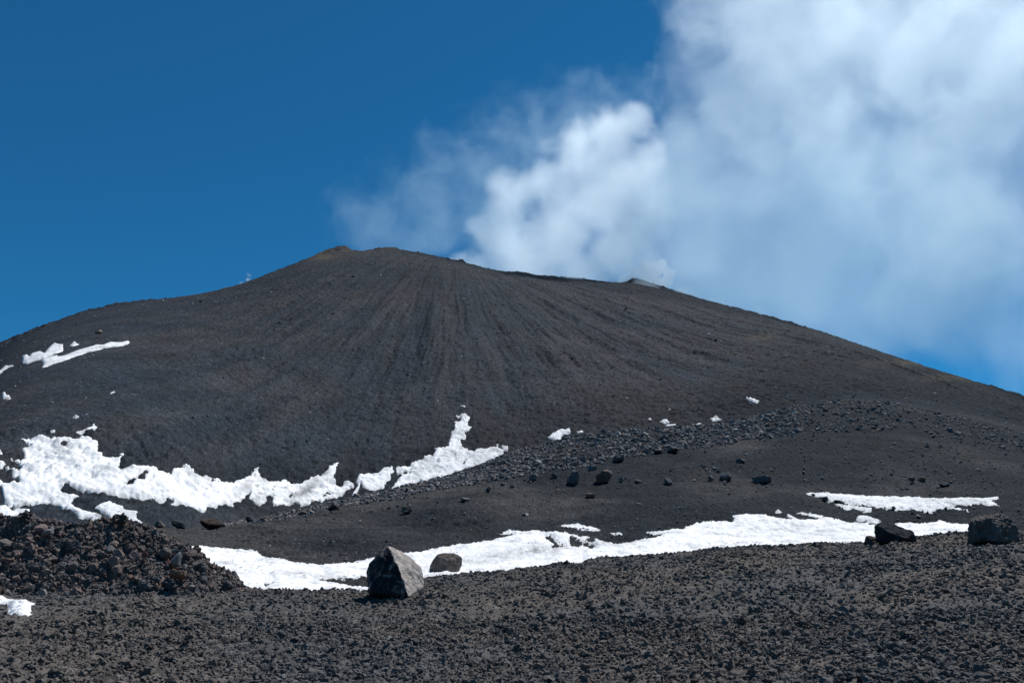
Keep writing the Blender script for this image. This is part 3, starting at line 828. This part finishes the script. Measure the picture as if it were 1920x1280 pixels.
MS = Sheet(); MS.R, MS.Z, MS.Zb = Rm, Zm, Zm; MS.slope = Zm / Rm
def hit_mound(px, py):
    az, t = pix_dir(np.atleast_1d(np.asarray(px, float)), np.atleast_1d(np.asarray(py, float)))
    ci = np.clip(np.searchsorted(ma, az), 0, len(ma) - 1)
    s_ = MS.slope[:, ci]
    k = (s_ >= t[None]).argmax(0); ok = (s_ >= t[None]).any(0)
    R = MS.R[k, ci]
    return np.stack([R * np.sin(az), R * np.cos(az), MS.Z[k, ci]], -1), ok

N = 5600
sx = rng.uniform(-60, 478, N)
sy = rng.uniform(0, 1, N) * (1122 - top(sx)) + top(sx) - 2
pts, ok = hit_mound(sx, sy)
sx, sy, pts = sx[ok], sy[ok], pts[ok]
spx = np.clip(rng.lognormal(math.log(1.9), 0.75, len(sx)), 1.0, 15)
spx = np.where(sx > 380, np.minimum(spx, 6), spx)
size = spx * dist(pts) / FPX
order = np.argsort(-spx)
for k in order[:230]:
    s_ = size[k]
    single("lava_block", me_clink[rng.integers(len(me_clink))] if rng.uniform() < 0.6 else me_pool2[rng.integers(len(me_pool2))], pts[k],
           (s_, s_ * rng.uniform(0.75, 1), s_ * rng.uniform(0.6, 0.9)), rng,
           "rough brown or dark lava block lying in the rubble heap on the left", "lava block", "lava blocks in the rubble heap", kind="brown", sink=0.35)
rest = order[230:]
mass("lava_rubble", clod2 + clod1[:10] + pool2[:6], pts[rest], size[rest], "brown", "small rough lava rubble covering the heap on the left", seed=12)

def on_mound(px, py, w, hh, label, tint, me=None, seed=1, depth=0.8, tilt=0.1):
    p, _ = hit_mound(px, py)
    k = dist(p[0]) / FPX
    r = np.random.default_rng(seed)
    p0 = p[0] + np.array([0, -0.45, 0.10])
    return single("lava_block", me or me_pool2[seed % len(me_pool2)], p0, (w * k / 2, w * k / 2 * depth, hh * k / 2), r, label, "lava block", None, sink=0.25, tilt=tilt, tint=tint)
on_mound(342, 1085, 36, 12, "flat orange brown slab low on the right side of the rubble heap", (0.20, 0.125, 0.085), seed=3, tilt=0.15)
on_mound(326, 1062, 17, 9, "small brick red stone just above the orange slab", (0.19, 0.07, 0.06), seed=5)
on_mound(278, 1047, 11, 12, "small rusty red stone in the middle of the rubble heap", (0.16, 0.07, 0.06), seed=7)
on_mound(253, 1090, 11, 10, "small pinkish stone near the foot of the rubble heap", (0.20, 0.12, 0.10), seed=9)
on_mound(336, 1060, 20, 26, "pale grey upright stone right of the brick red one", (0.17, 0.17, 0.175), seed=11)
on_mound(315, 1050, 26, 20, "rounded tan grey stone up the slope from the orange slab", (0.13, 0.115, 0.105), seed=13)
on_mound(95, 1008, 28, 12, "pale grey stone high on the left part of the rubble heap", (0.15, 0.15, 0.15), seed=15)
on_mound(328, 1106, 34, 22, "large dark grey block at the foot of the rubble heap, below the orange slab", (0.065, 0.068, 0.075), seed=17, me=me_clink[2])
on_mound(430, 1104, 24, 16, "dark pointed block at the right tip of the rubble heap", (0.055, 0.055, 0.06), seed=19)
on_mound(58, 978, 26, 22, "knobbly dark block standing on the crest of the rubble heap, left end", (0.05, 0.047, 0.047), seed=21, me=me_clink[4])
on_mound(232, 984, 34, 24, "knobbly reddish block standing on the crest of the rubble heap, right end", (0.07, 0.056, 0.05), seed=23, me=me_clink[5])
on_mound(8, 1158, 30, 44, "dark brown lump before the low snow slab at the left border", (0.075, 0.062, 0.054), seed=25, me=me_clink[6])

# ------------------------------------------------------------------ boulders with their own outlines
def boulder(name, outline, front, back, base, label, tint, mat, depth_px=None, voxel=0.09, nscale=1.2, namp=0.09, S=None, sink=0.12, group=None, facets=0.03):
    """outline: silhouette in pixels; front / back: extra corners (x, y, metres towards / away from the eye);
    base: pixel on the ground under the stone. The outline is set up at the stone's own distance, at real size."""
    p, ok = hit(S or G, base[0], base[1])
    p = p[0]
    D = dist(p)
    k = D / FPX
    az = math.atan2(p[0], p[1])
    def loc(x, y, fwd):
        return np.array([(x - base[0]) * k, -fwd, (base[1] - y) * k])
    cor = [loc(x, y, 0) for x, y in outline]
    cor += [loc(x, y, f) for x, y, f in front] + [loc(x, y, -f) for x, y, f in back]
    bm = bmesh.new()
    for c in cor: bm.verts.new(c)
    r = bmesh.ops.convex_hull(bm, input=bm.verts)
    bmesh.ops.delete(bm, geom=list({e for e in r["geom_interior"] + r["geom_unused"] if isinstance(e, bmesh.types.BMVert)}), context='VERTS')
    bmesh.ops.recalc_face_normals(bm, faces=bm.faces)
    me = bpy.data.meshes.new(name); bm.to_mesh(me); bm.free()
    tmp = bpy.data.objects.new("tmp", me); COL.objects.link(tmp)
    md = tmp.modifiers.new("remesh", 'REMESH'); md.mode = 'VOXEL'; md.voxel_size = voxel
    dg = bpy.context.evaluated_depsgraph_get(); dg.update()
    m2 = bpy.data.meshes.new_from_object(tmp.evaluated_get(dg))
    bpy.data.objects.remove(tmp)
    n = len(m2.vertices)
    co = np.empty(n * 3, np.float32); m2.vertices.foreach_get("co", co); co = co.reshape(-1, 3).astype(float)
    nm = np.empty(n * 3, np.float32); m2.vertices.foreach_get("normal", nm); nm = nm.reshape(-1, 3).astype(float)
    sd = int(base[0])
    q = co * nscale + sd * 0.37
    dsp = namp * fbm3(q, 5, sd, 0.55) - facets * np.abs(fbm3(q * 2.2 + 5, 3, sd + 9, 0.6)) * 2
    co = co + nm * dsp[:, None]
    m2.vertices.foreach_set("co", co.astype(np.float32).ravel())
    m2.polygons.foreach_set("use_smooth", np.ones(len(m2.polygons), bool))
    m2.update()
    m2.name = name
    m2.materials.clear(); m2.materials.append(mat)
    o = link(name, m2)
    o.location = Vector(p) + Vector((0, 0, -sink * 0.3))
    o.rotation_euler = (0, 0, -az)
    o.color = (*tint, 1)
    return tag(o, label, "boulder", group)

# tan rock; left side painted near-black: mostly shade, partly a glassy coating
m, n, l, b = new_mat("crust_shade_lava_rock")
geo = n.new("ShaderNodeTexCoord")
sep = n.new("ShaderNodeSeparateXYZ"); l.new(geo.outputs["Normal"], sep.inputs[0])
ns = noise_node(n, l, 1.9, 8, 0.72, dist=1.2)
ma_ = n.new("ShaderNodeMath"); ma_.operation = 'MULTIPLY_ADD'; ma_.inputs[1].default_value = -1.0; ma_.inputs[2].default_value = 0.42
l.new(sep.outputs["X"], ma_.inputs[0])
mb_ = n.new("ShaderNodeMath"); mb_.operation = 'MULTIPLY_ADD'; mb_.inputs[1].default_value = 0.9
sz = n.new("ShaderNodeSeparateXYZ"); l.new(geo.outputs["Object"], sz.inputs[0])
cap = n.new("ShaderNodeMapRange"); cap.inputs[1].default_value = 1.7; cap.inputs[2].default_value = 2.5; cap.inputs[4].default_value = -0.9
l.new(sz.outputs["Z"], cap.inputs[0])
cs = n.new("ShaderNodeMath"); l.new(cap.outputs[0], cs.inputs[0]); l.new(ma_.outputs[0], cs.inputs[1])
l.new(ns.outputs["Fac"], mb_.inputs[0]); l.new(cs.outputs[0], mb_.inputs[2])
crust_shade = ramp(n, l, mb_.outputs[0], [(0.0, 0.0), (1.0, 1.0)])
crust_shade.color_ramp.elements[0].position = 0.98; crust_shade.color_ramp.elements[1].position = 1.0
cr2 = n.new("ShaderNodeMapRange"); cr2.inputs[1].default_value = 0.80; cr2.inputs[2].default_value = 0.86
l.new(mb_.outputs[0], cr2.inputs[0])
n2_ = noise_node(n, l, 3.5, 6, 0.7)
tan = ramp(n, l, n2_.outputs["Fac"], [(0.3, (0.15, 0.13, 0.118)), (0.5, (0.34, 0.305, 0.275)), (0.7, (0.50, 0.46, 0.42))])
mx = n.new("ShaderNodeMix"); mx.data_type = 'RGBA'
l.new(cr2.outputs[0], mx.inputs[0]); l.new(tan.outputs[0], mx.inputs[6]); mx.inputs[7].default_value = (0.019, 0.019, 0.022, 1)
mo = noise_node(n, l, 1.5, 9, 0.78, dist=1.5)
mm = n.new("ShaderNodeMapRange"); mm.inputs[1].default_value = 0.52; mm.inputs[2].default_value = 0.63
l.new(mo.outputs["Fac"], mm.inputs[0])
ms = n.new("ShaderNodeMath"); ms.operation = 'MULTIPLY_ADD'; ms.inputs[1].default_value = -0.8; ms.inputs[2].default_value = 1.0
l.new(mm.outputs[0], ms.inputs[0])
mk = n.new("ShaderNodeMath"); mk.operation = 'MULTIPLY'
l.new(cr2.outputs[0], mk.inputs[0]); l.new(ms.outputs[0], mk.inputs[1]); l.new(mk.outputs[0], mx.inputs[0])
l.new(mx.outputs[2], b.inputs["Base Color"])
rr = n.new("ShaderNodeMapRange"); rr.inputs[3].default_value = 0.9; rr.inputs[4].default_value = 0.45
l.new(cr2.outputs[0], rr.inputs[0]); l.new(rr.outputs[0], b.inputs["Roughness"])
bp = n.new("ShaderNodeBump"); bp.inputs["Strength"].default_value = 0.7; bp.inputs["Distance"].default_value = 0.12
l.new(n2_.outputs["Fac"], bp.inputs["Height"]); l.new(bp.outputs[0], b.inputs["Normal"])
M_crust_shade = m
M_boulder = stone_mat("rough_lava_boulder", (0.55, 0.55, 0.55), (1.5, 1.45, 1.4), 1.6, bump=0.7, bdist=0.12)

zz = z(600, 960, 5.333, [(660, 333), (705, 345), (770, 400), (840, 440), (930, 490), (1000, 560), (1012, 640), (1042, 700), (1038, 780), (1010, 830), (930, 850), (700, 870), (540, 850), (478, 770), (445, 690), (447, 600), (480, 520), (545, 440), (605, 380)])
fr = [(725.5, 1027, 0.5), (735, 1045, 1.0), (746, 1066, 1.45), (755, 1090, 1.7), (764, 1118, 1.8), (700, 1112, 1.1), (690, 1085, 0.5), (712, 1045, 0.75)]
bk = [(730, 1045, 1.2), (780, 1075, 1.4), (700, 1085, 1.5), (790, 1118, 1.2), (695, 1118, 1.2)]
boulder("boulder", zz, fr, bk, (740, 1119), "large pointed boulder, tan right side, glassy, shade-painted black left side, before the snow strip", (1, 1, 1), M_crust_shade, voxel=0.045, nscale=0.9, namp=0.15, facets=0.035)
zz = z(600, 960, 5.333, [(1210, 424), (1300, 422), (1370, 430), (1410, 460), (1420, 510), (1405, 570), (1390, 640), (1330, 650), (1150, 650), (1085, 640), (1090, 580), (1110, 520), (1140, 465), (1180, 435)])
boulder("boulder", zz, [(825, 1050, 0.6), (850, 1052, 0.5), (835, 1074, 0.9), (812, 1078, 0.4), (858, 1076, 0.5)], [(835, 1050, 0.7), (815, 1076, 0.6), (856, 1076, 0.6)], (836, 1080),
        "rounded brown boulder sitting in the snow strip right of the large pointed boulder", (0.12, 0.10, 0.09), M_boulder, voxel=0.05, nscale=1.6, namp=0.10, S=H)
zz = z(1440, 880, 4, [(825, 400), (880, 385), (940, 395), (1000, 425), (1055, 440), (1095, 475), (1108, 520), (1100, 550), (960, 560), (850, 560), (822, 500), (818, 440)])
boulder("boulder", zz, [(1655, 985, 0.8), (1672, 1000, 1.3), (1668, 1018, 1.3), (1700, 1010, 0.9), (1650, 1016, 0.7)], [(1660, 985, 1.2), (1700, 1000, 1.2), (1655, 1016, 1), (1712, 1016, 0.8)], (1681, 1019),
        "low black boulder with a bluish shine, right beside a small round stone", (0.026, 0.028, 0.033), M_boulder, voxel=0.05, nscale=1.2, namp=0.15, facets=0.06)
zz = z(1440, 880, 4, [(740, 495), (780, 490), (825, 505), (845, 535), (845, 570), (722, 572), (722, 535)])
boulder("boulder", zz, [(1635, 1008, 0.4), (1636, 1020, 0.5)], [(1635, 1008, 0.5), (1636, 1020, 0.5)], (1635, 1021),
        "small round brown stone touching the left side of the low black boulder", (0.075, 0.066, 0.058), M_boulder, voxel=0.045, nscale=2.2, namp=0.07)
zz = z(1680, 880, 8, [(1150, 740), (1215, 700), (1270, 685), (1330, 670), (1430, 660), (1530, 630), (1640, 640), (1730, 690), (1760, 740), (1815, 810), (1800, 900), (1800, 1000), (1780, 1060), (1500, 1085), (1110, 1090), (1110, 980), (1125, 850)])
boulder("boulder", zz, [(1840, 972, 1.3), (1862, 970, 1.5), (1885, 985, 1.2), (1836, 1012, 1.6), (1880, 1012, 1.6), (1865, 1013, 1.7)], [(1860, 965, 1.4), (1885, 970, 1.6), (1835, 1005, 1.3), (1895, 1005, 1.6)], (1862, 1016),
        "big square shouldered dark boulder at the far right end of the snow strip", (0.10, 0.095, 0.092), M_boulder, voxel=0.05, nscale=1.7, namp=0.24, facets=0.14)

def rock_at(S, px, py, w, hh, label, tint, seed, name="rock", me=None, tilt=0.12, depth=0.85, cat="rock", rmin=None, group=None):
    """px, py: middle of the rock's foot"""
    p, ok = hit(S, px, py, rmin=rmin)
    k = dist(p[0]) / FPX
    r = np.random.default_rng(seed)
    return single(name, me or me_pool2[seed % len(me_pool2)], p[0], (w * k / 2, w * k / 2 * depth, hh * k / 2 * 1.1), r, label, cat, group, sink=0.1, tilt=tilt, tint=tint)
gq = (0.13, 0.132, 0.135); dk = (0.085, 0.084, 0.087); tn = (0.15, 0.122, 0.105); br_ = (0.095, 0.076, 0.067)
# the row in front of the rubble ridge
rock_at(H, 1077, 907, 25, 27, "tall blocky grey rock below the rubble ridge, left of the leaning one", (0.085, 0.09, 0.097), 31)
rock_at(H, 1132, 906, 34, 23, "dark leaning wedge of rock below the rubble ridge", br_, 32, tilt=0.3)
rock_at(H, 1165, 907, 10, 10, "small grey rock just right of the leaning wedge", gq, 33)
rock_at(H, 1196, 907, 15, 6, "flat low rock lying between the leaning wedge and the dark lump", gq, 34)
rock_at(H, 1253, 908, 16, 13, "dark lump of rock alone on the slope, fourth from the tall blocky one", dk, 35)
rock_at(H, 1333, 903, 12, 10, "small rock close to the left side of the rounded grey one", gq, 36)
rock_at(H, 1361, 903, 26, 14, "rounded grey rock on the bare slope right of the rubble ridge's foot", gq, 37)
rock_at(H, 1428, 903, 34, 13, "wide flat dark rock, last in the row below the rubble ridge", dk, 38)
rock_at(H, 1106, 932, 22, 7, "flat tan stone lying below the tall blocky grey rock", tn, 39)
rock_at(H, 764, 961, 24, 14, "tan topped rock lying alone low on the brown slope", (0.13, 0.10, 0.088), 40)
rock_at(H, 730, 953, 9, 6, "small tan stone up and left of the tan topped rock", tn, 41)
rock_at(H, 915, 926, 11, 10, "small dark rock below the rubble ridge, left of the tall blocky one", dk, 42)
rock_at(H, 960, 917, 9, 7, "smallest dark rock between the rubble ridge and the tall blocky one", dk, 43)
rock_at(H, 1000, 901, 17, 12, "grey egg shaped rock at the lower edge of the rubble ridge", gq, 44)
rock_at(H, 1040, 896, 14, 10, "dark rock at the lower edge of the rubble ridge, beside the egg shaped one", dk, 45)
rock_at(H, 1110, 884, 18, 12, "grey rock at the lower edge of the rubble ridge, above the tall blocky one", gq, 46)
rock_at(H, 1160, 868, 24, 12, "dark wide rock half buried at the lower edge of the rubble ridge", dk, 47)
rock_at(H, 1262, 850, 26, 11, "pale flat slab under the rubble ridge", (0.10, 0.095, 0.092), 48)
rock_at(H, 1235, 850, 22, 8, "dark flat slab left of the pale one under the rubble ridge", dk, 49)
rock_at(H, 985, 968, 16, 5, "whitish flat stone on the slope above the long snow strip", (0.42, 0.40, 0.38), 50)
rock_at(H, 872, 944, 18, 7, "low flat stone on the brown slope right of the tan topped rock", gq, 51)
rock_at(H, 1390, 868, 20, 10, "jagged dark rock on the slope above the wide flat one", dk, 52)
# at the left end of the hill's crest
rock_at(H, 400, 994, 48, 21, "large dark red rock on the hill's crest right of the rubble heap", (0.060, 0.045, 0.040), 53)
rock_at(H, 336, 993, 32, 16, "bluish black rock left of the large dark red one", (0.034, 0.037, 0.045), 54)
rock_at(H, 300, 994, 24, 13, "brownish pale rock behind the crest of the rubble heap", (0.10, 0.085, 0.075), 55)
rock_at(H, 471, 980, 24, 12, "small flat topped dark rock on the hill's crest, right of the large red one", (0.045, 0.043, 0.047), 56)
rock_at(H, 497, 977, 26, 10, "low grey brown rock right of the flat topped dark one", (0.07, 0.062, 0.06), 57)
rock_at(H, 566, 967, 18, 9, "tan brown rock on the hill's crest between the low grey brown and twin dark rocks", (0.105, 0.083, 0.073), 58)
rock_at(H, 628, 956, 22, 11, "dark rock on the hill's crest below the squarish snow bank", (0.05, 0.047, 0.047), 59)
# on the right
rock_at(H, 1729, 907, 17, 9, "pinkish tan rock above the broad right snow patch", (0.21, 0.155, 0.125), 60)
rock_at(H, 1711, 906, 12, 9, "dark rock touching the pinkish tan one", dk, 61)
rock_at(H, 1772, 914, 20, 6, "pale grey flat rock right of the pinkish tan one", (0.13, 0.13, 0.135), 62)
rock_at(H, 1743, 931, 8, 7, "small pale stone at the top edge of the broad right snow patch", (0.11, 0.11, 0.115), 63)
rock_at(H, 1547, 939, 13, 7, "dark stone sticking out of the broad right snow patch, left end", dk, 64)
rock_at(H, 1573, 941, 22, 6, "dark flat stone at the lower edge of the broad right snow patch", (0.05, 0.052, 0.052), 65)
rock_at(V, 183, 626, 14, 8, "pinkish tan rock high on the volcano's left shoulder", (0.26, 0.19, 0.15), 66)
# clods on the near ground that stand out
for i, (px, py, w, hh, lab) in enumerate([
    (578, 1127, 18, 13, "dark clod below the near end of the snow strip"), (190, 1234, 22, 16, "dark clod on the left part of the near gravel"),
    (350, 1222, 40, 22, "cluster like reddish clod low on the left part of the near gravel"), (500, 1268, 18, 10, "black clod close to the bottom edge"),
    (1170, 1185, 26, 14, "broad black clod in the middle of the near gravel"), (1105, 1144, 16, 8, "flat black clod under the crest of the near gravel"),
    (1390, 1172, 26, 18, "brown clod on the right half of the near gravel"), (1395, 1222, 24, 16, "hollow looking brown clod low on the right half of the near gravel"),
    (1060, 1062, 22, 8, "dark clod poking up from the crest of the near gravel into the snow"), (1510, 1180, 20, 12, "grey clod right of the brown one"),
    (1700, 1210, 30, 16, "dark grey clod on the far right of the near gravel"), (880, 1255, 26, 16, "dark grey clod low in the centre of the near gravel")]):
    rock_at(G, px, py, w, hh, lab, br_ if "brown" in lab or "red" in lab else (0.06, 0.06, 0.062), 80 + i, name="lava_clod", me=me_clink[i % len(me_clink)], cat="lava clod", tilt=0.5)

# ------------------------------------------------------------------ steam from the crater
def centre(px, py, D):
    q, k = (640 - py) / FPX, (px - 960) / FPX
    return D * np.array([k, CP - q * SP, SP + q * CP])

def steam(name, blobs, label, cat, density, lo, hi, erode, fscale, warp, wscale, step=1.0, grow=1.2, detail=4.0, aniso=0.42, soft=0.12, voxel=None, tint=(0.90, 0.975, 1)):
    """a closed hull round soft puffs; the air inside thickens towards the middle of each puff, worn away by turbulence"""
    D = blobs[0][3]
    mp = D / FPX
    v0, f0 = ico(3)
    vs, fs, n = [], [], 0
    for px, py, rp, dd in blobs:
        vs.append(v0 * (rp * dd / FPX * grow) + centre(px, py, dd)); fs.append(f0 + n); n += len(v0)
    tmp = link("tmp", raw_mesh("tmp", np.concatenate(vs), np.concatenate(fs)))
    md = tmp.modifiers.new("remesh", 'REMESH'); md.mode = 'VOXEL'; md.voxel_size = voxel or np.median([b_[2] for b_ in blobs]) * mp * 0.14
    dg = bpy.context.evaluated_depsgraph_get(); dg.update()
    me = bpy.data.meshes.new_from_object(tmp.evaluated_get(dg))
    bpy.data.objects.remove(tmp)
    me.name = name
    m = bpy.data.materials.new(name); m.use_nodes = True
    n_, l = m.node_tree.nodes, m.node_tree.links
    n_.remove(n_["Principled BSDF"])
    out = n_["Material Output"]
    pv = n_.new("ShaderNodeVolumePrincipled")
    pv.inputs["Color"].default_value = (*tint, 1)
    pv.inputs["Anisotropy"].default_value = aniso
    tc = n_.new("ShaderNodeTexCoord")
    w = n_.new("ShaderNodeTexNoise"); w.inputs["Scale"].default_value = 1 / wscale; w.inputs["Detail"].default_value = 1.0
    l.new(tc.outputs["Object"], w.inputs["Vector"])
    wv = n_.new("ShaderNodeVectorMath"); wv.operation = 'MULTIPLY_ADD'
    wv.inputs[1].default_value = (warp * 2,) * 3; wv.inputs[2].default_value = (-warp,) * 3
    l.new(w.outputs["Color"], wv.inputs[0])
    p = n_.new("ShaderNodeVectorMath"); p.operation = 'ADD'
    l.new(tc.outputs["Object"], p.inputs[0]); l.new(wv.outputs[0], p.inputs[1])
    acc = None
    for px, py, rp, dd in blobs:
        d_ = n_.new("ShaderNodeVectorMath"); d_.operation = 'DISTANCE'
        l.new(p.outputs[0], d_.inputs[0]); d_.inputs[1].default_value = centre(px, py, dd)
        a = n_.new("ShaderNodeMath"); a.operation = 'MULTIPLY_ADD'
        l.new(d_.outputs["Value"], a.inputs[0]); a.inputs[1].default_value = -1 / (rp * dd / FPX); a.inputs[2].default_value = 1.0
        if acc is None: acc = a.outputs[0]
        else:
            mx = n_.new("ShaderNodeMath"); mx.operation = 'SMOOTH_MAX'; mx.inputs[2].default_value = soft
            l.new(acc, mx.inputs[0]); l.new(a.outputs[0], mx.inputs[1]); acc = mx.outputs[0]
    t = n_.new("ShaderNodeTexNoise"); t.inputs["Scale"].default_value = 1 / fscale; t.inputs["Detail"].default_value = detail; t.inputs["Roughness"].default_value = 0.58
    l.new(p.outputs[0], t.inputs["Vector"])
    e = n_.new("ShaderNodeMath"); e.operation = 'MULTIPLY_ADD'; e.inputs[1].default_value = erode * 2; e.inputs[2].default_value = -erode
    l.new(t.outputs["Fac"], e.inputs[0])
    ad = n_.new("ShaderNodeMath"); l.new(acc, ad.inputs[0]); l.new(e.outputs[0], ad.inputs[1])
    mr = n_.new("ShaderNodeMapRange"); mr.interpolation_type = 'SMOOTHSTEP'
    mr.inputs[1].default_value = lo; mr.inputs[2].default_value = hi; mr.inputs[4].default_value = density
    l.new(ad.outputs[0], mr.inputs[0]); l.new(mr.outputs[0], pv.inputs["Density"])
    l.new(pv.outputs[0], out.inputs["Volume"])
    m.cycles.volume_step_rate = step
    me.materials.append(m)
    return tag(link(name, me), label, cat, kind="stuff")

D0 = 935
core = [(890, 515, 62, D0), (935, 440, 76, D0), (955, 375, 68, D0), (990, 480, 105, D0), (1035, 345, 76, D0), (1060, 430, 105, D0), (1100, 295, 86, D0), (1150, 255, 76, D0), (1185, 222, 52, D0),
        (1140, 370, 115, D0), (1200, 310, 68, D0), (1160, 470, 100, D0), (1215, 400, 70, D0), (1100, 530, 75, D0), (855, 500, 36, D0)]
steam("steam_plume", core, "thick white steam column rising from the crater behind the rim", "steam plume",
      0.030, 0.10, 0.70, 0.66, 34.0, 16.0, 40.0, step=0.6, soft=0.35, detail=6.0, aniso=0.72, tint=(0.94, 0.98, 1))
D1_ = 1100
drift = [(1360, -20, 120, D1_), (1375, 90, 125, D1_), (1350, 190, 110, D1_), (1310, 280, 95, D1_), (1280, 370, 95, D1_), (1460, 30, 180, D1_), (1460, 200, 170, D1_), (1410, 320, 120, D1_), (1620, 70, 220, D1_),
         (1600, 230, 150, D1_), (1780, 90, 220, D1_), (1740, 270, 150, D1_), (1880, 220, 190, D1_), (1880, 370, 150, D1_), (1980, 60, 220, D1_), (1810, 440, 130, D1_), (1245, 400, 95, D1_), (1250, 480, 90, D1_)]
steam("steam_cloud", drift, "broad pale steam cloud drifting away to the upper right", "steam cloud",
      0.0036, 0.05, 0.52, 1.1, 75.0, 34.0, 80.0, step=0.6, soft=0.4, detail=6.0, grow=1.25, aniso=0.50, tint=(0.86, 0.965, 1))
veil = [(720, 440, 130, D0), (810, 390, 140, D0), (900, 340, 140, D0), (930, 430, 130, D0), (1000, 270, 130, D0), (1090, 225, 110, D0), (1180, 205, 90, D0)]
steam("steam_veil", veil, "thin wispy steam veil left of the thick column, above the summit", "steam veil",
      0.0030, 0.10, 0.95, 1.35, 36.0, 28.0, 50.0, step=0.7, soft=0.5, detail=6.0, aniso=0.45, tint=(0.72, 0.92, 1), grow=1.1)
D2_ = 1000
veil2 = [(1320, 480, 170, D2_), (1450, 430, 190, D2_), (1560, 380, 190, D2_), (1520, 530, 170, D2_), (1660, 470, 200, D2_), (1780, 460, 180, D2_), (1640, 590, 130, D2_), (1790, 580, 130, D2_), (1890, 500, 150, D2_),
         (1400, 540, 140, D2_), (1930, 640, 110, D2_), (1245, 380, 130, D2_), (1260, 300, 100, D2_)]
steam("steam_veil", veil2, "pale blue steam veil hanging over the right flank", "steam veil",
      0.0056, 0.00, 0.60, 0.85, 90.0, 34.0, 90.0, step=0.7, soft=0.5, detail=5.0, aniso=0.66, tint=(0.84, 0.955, 1), grow=1.1)
DF = 835
front = [(1080, 535, 34, DF), (1140, 545, 36, DF), (1210, 545, 36, DF), (1280, 565, 36, DF), (1350, 585, 34, DF), (1420, 600, 28, DF)]
steam("steam_veil", front, "faint bluish steam film drifting low across the rim under the small puff", "steam veil",
      0.0300, 0.03, 0.6, 0.5, 22.0, 7.0, 28.0, step=1.0, soft=0.5, tint=(0.8, 0.93, 1))
puff = [(1170, 524, 16, 880), (1195, 512, 20, 880), (1215, 505, 24, 880), (1238, 503, 21, 880), (1250, 512, 17, 880), (1220, 528, 28, 880), (1245, 528, 22, 880)]
steam("steam_puff", puff, "small separate steam puff behind the second, lower summit", "steam puff",
      0.10, 0.12, 0.5, 0.80, 9.0, 3.0, 12.0, step=0.8, soft=0.3, aniso=0.7, tint=(0.97, 0.985, 1))
wisp = [(425, 545, 8, 745), (440, 541, 9, 745), (454, 535, 10, 745), (466, 525, 8, 745), (468, 515, 6, 745)]
steam("steam_wisp", wisp, "tiny steam wisp on the skyline left of the summit", "steam wisp",
      0.11, 0.15, 0.8, 0.8, 5.0, 2.0, 8.0, step=1.0)
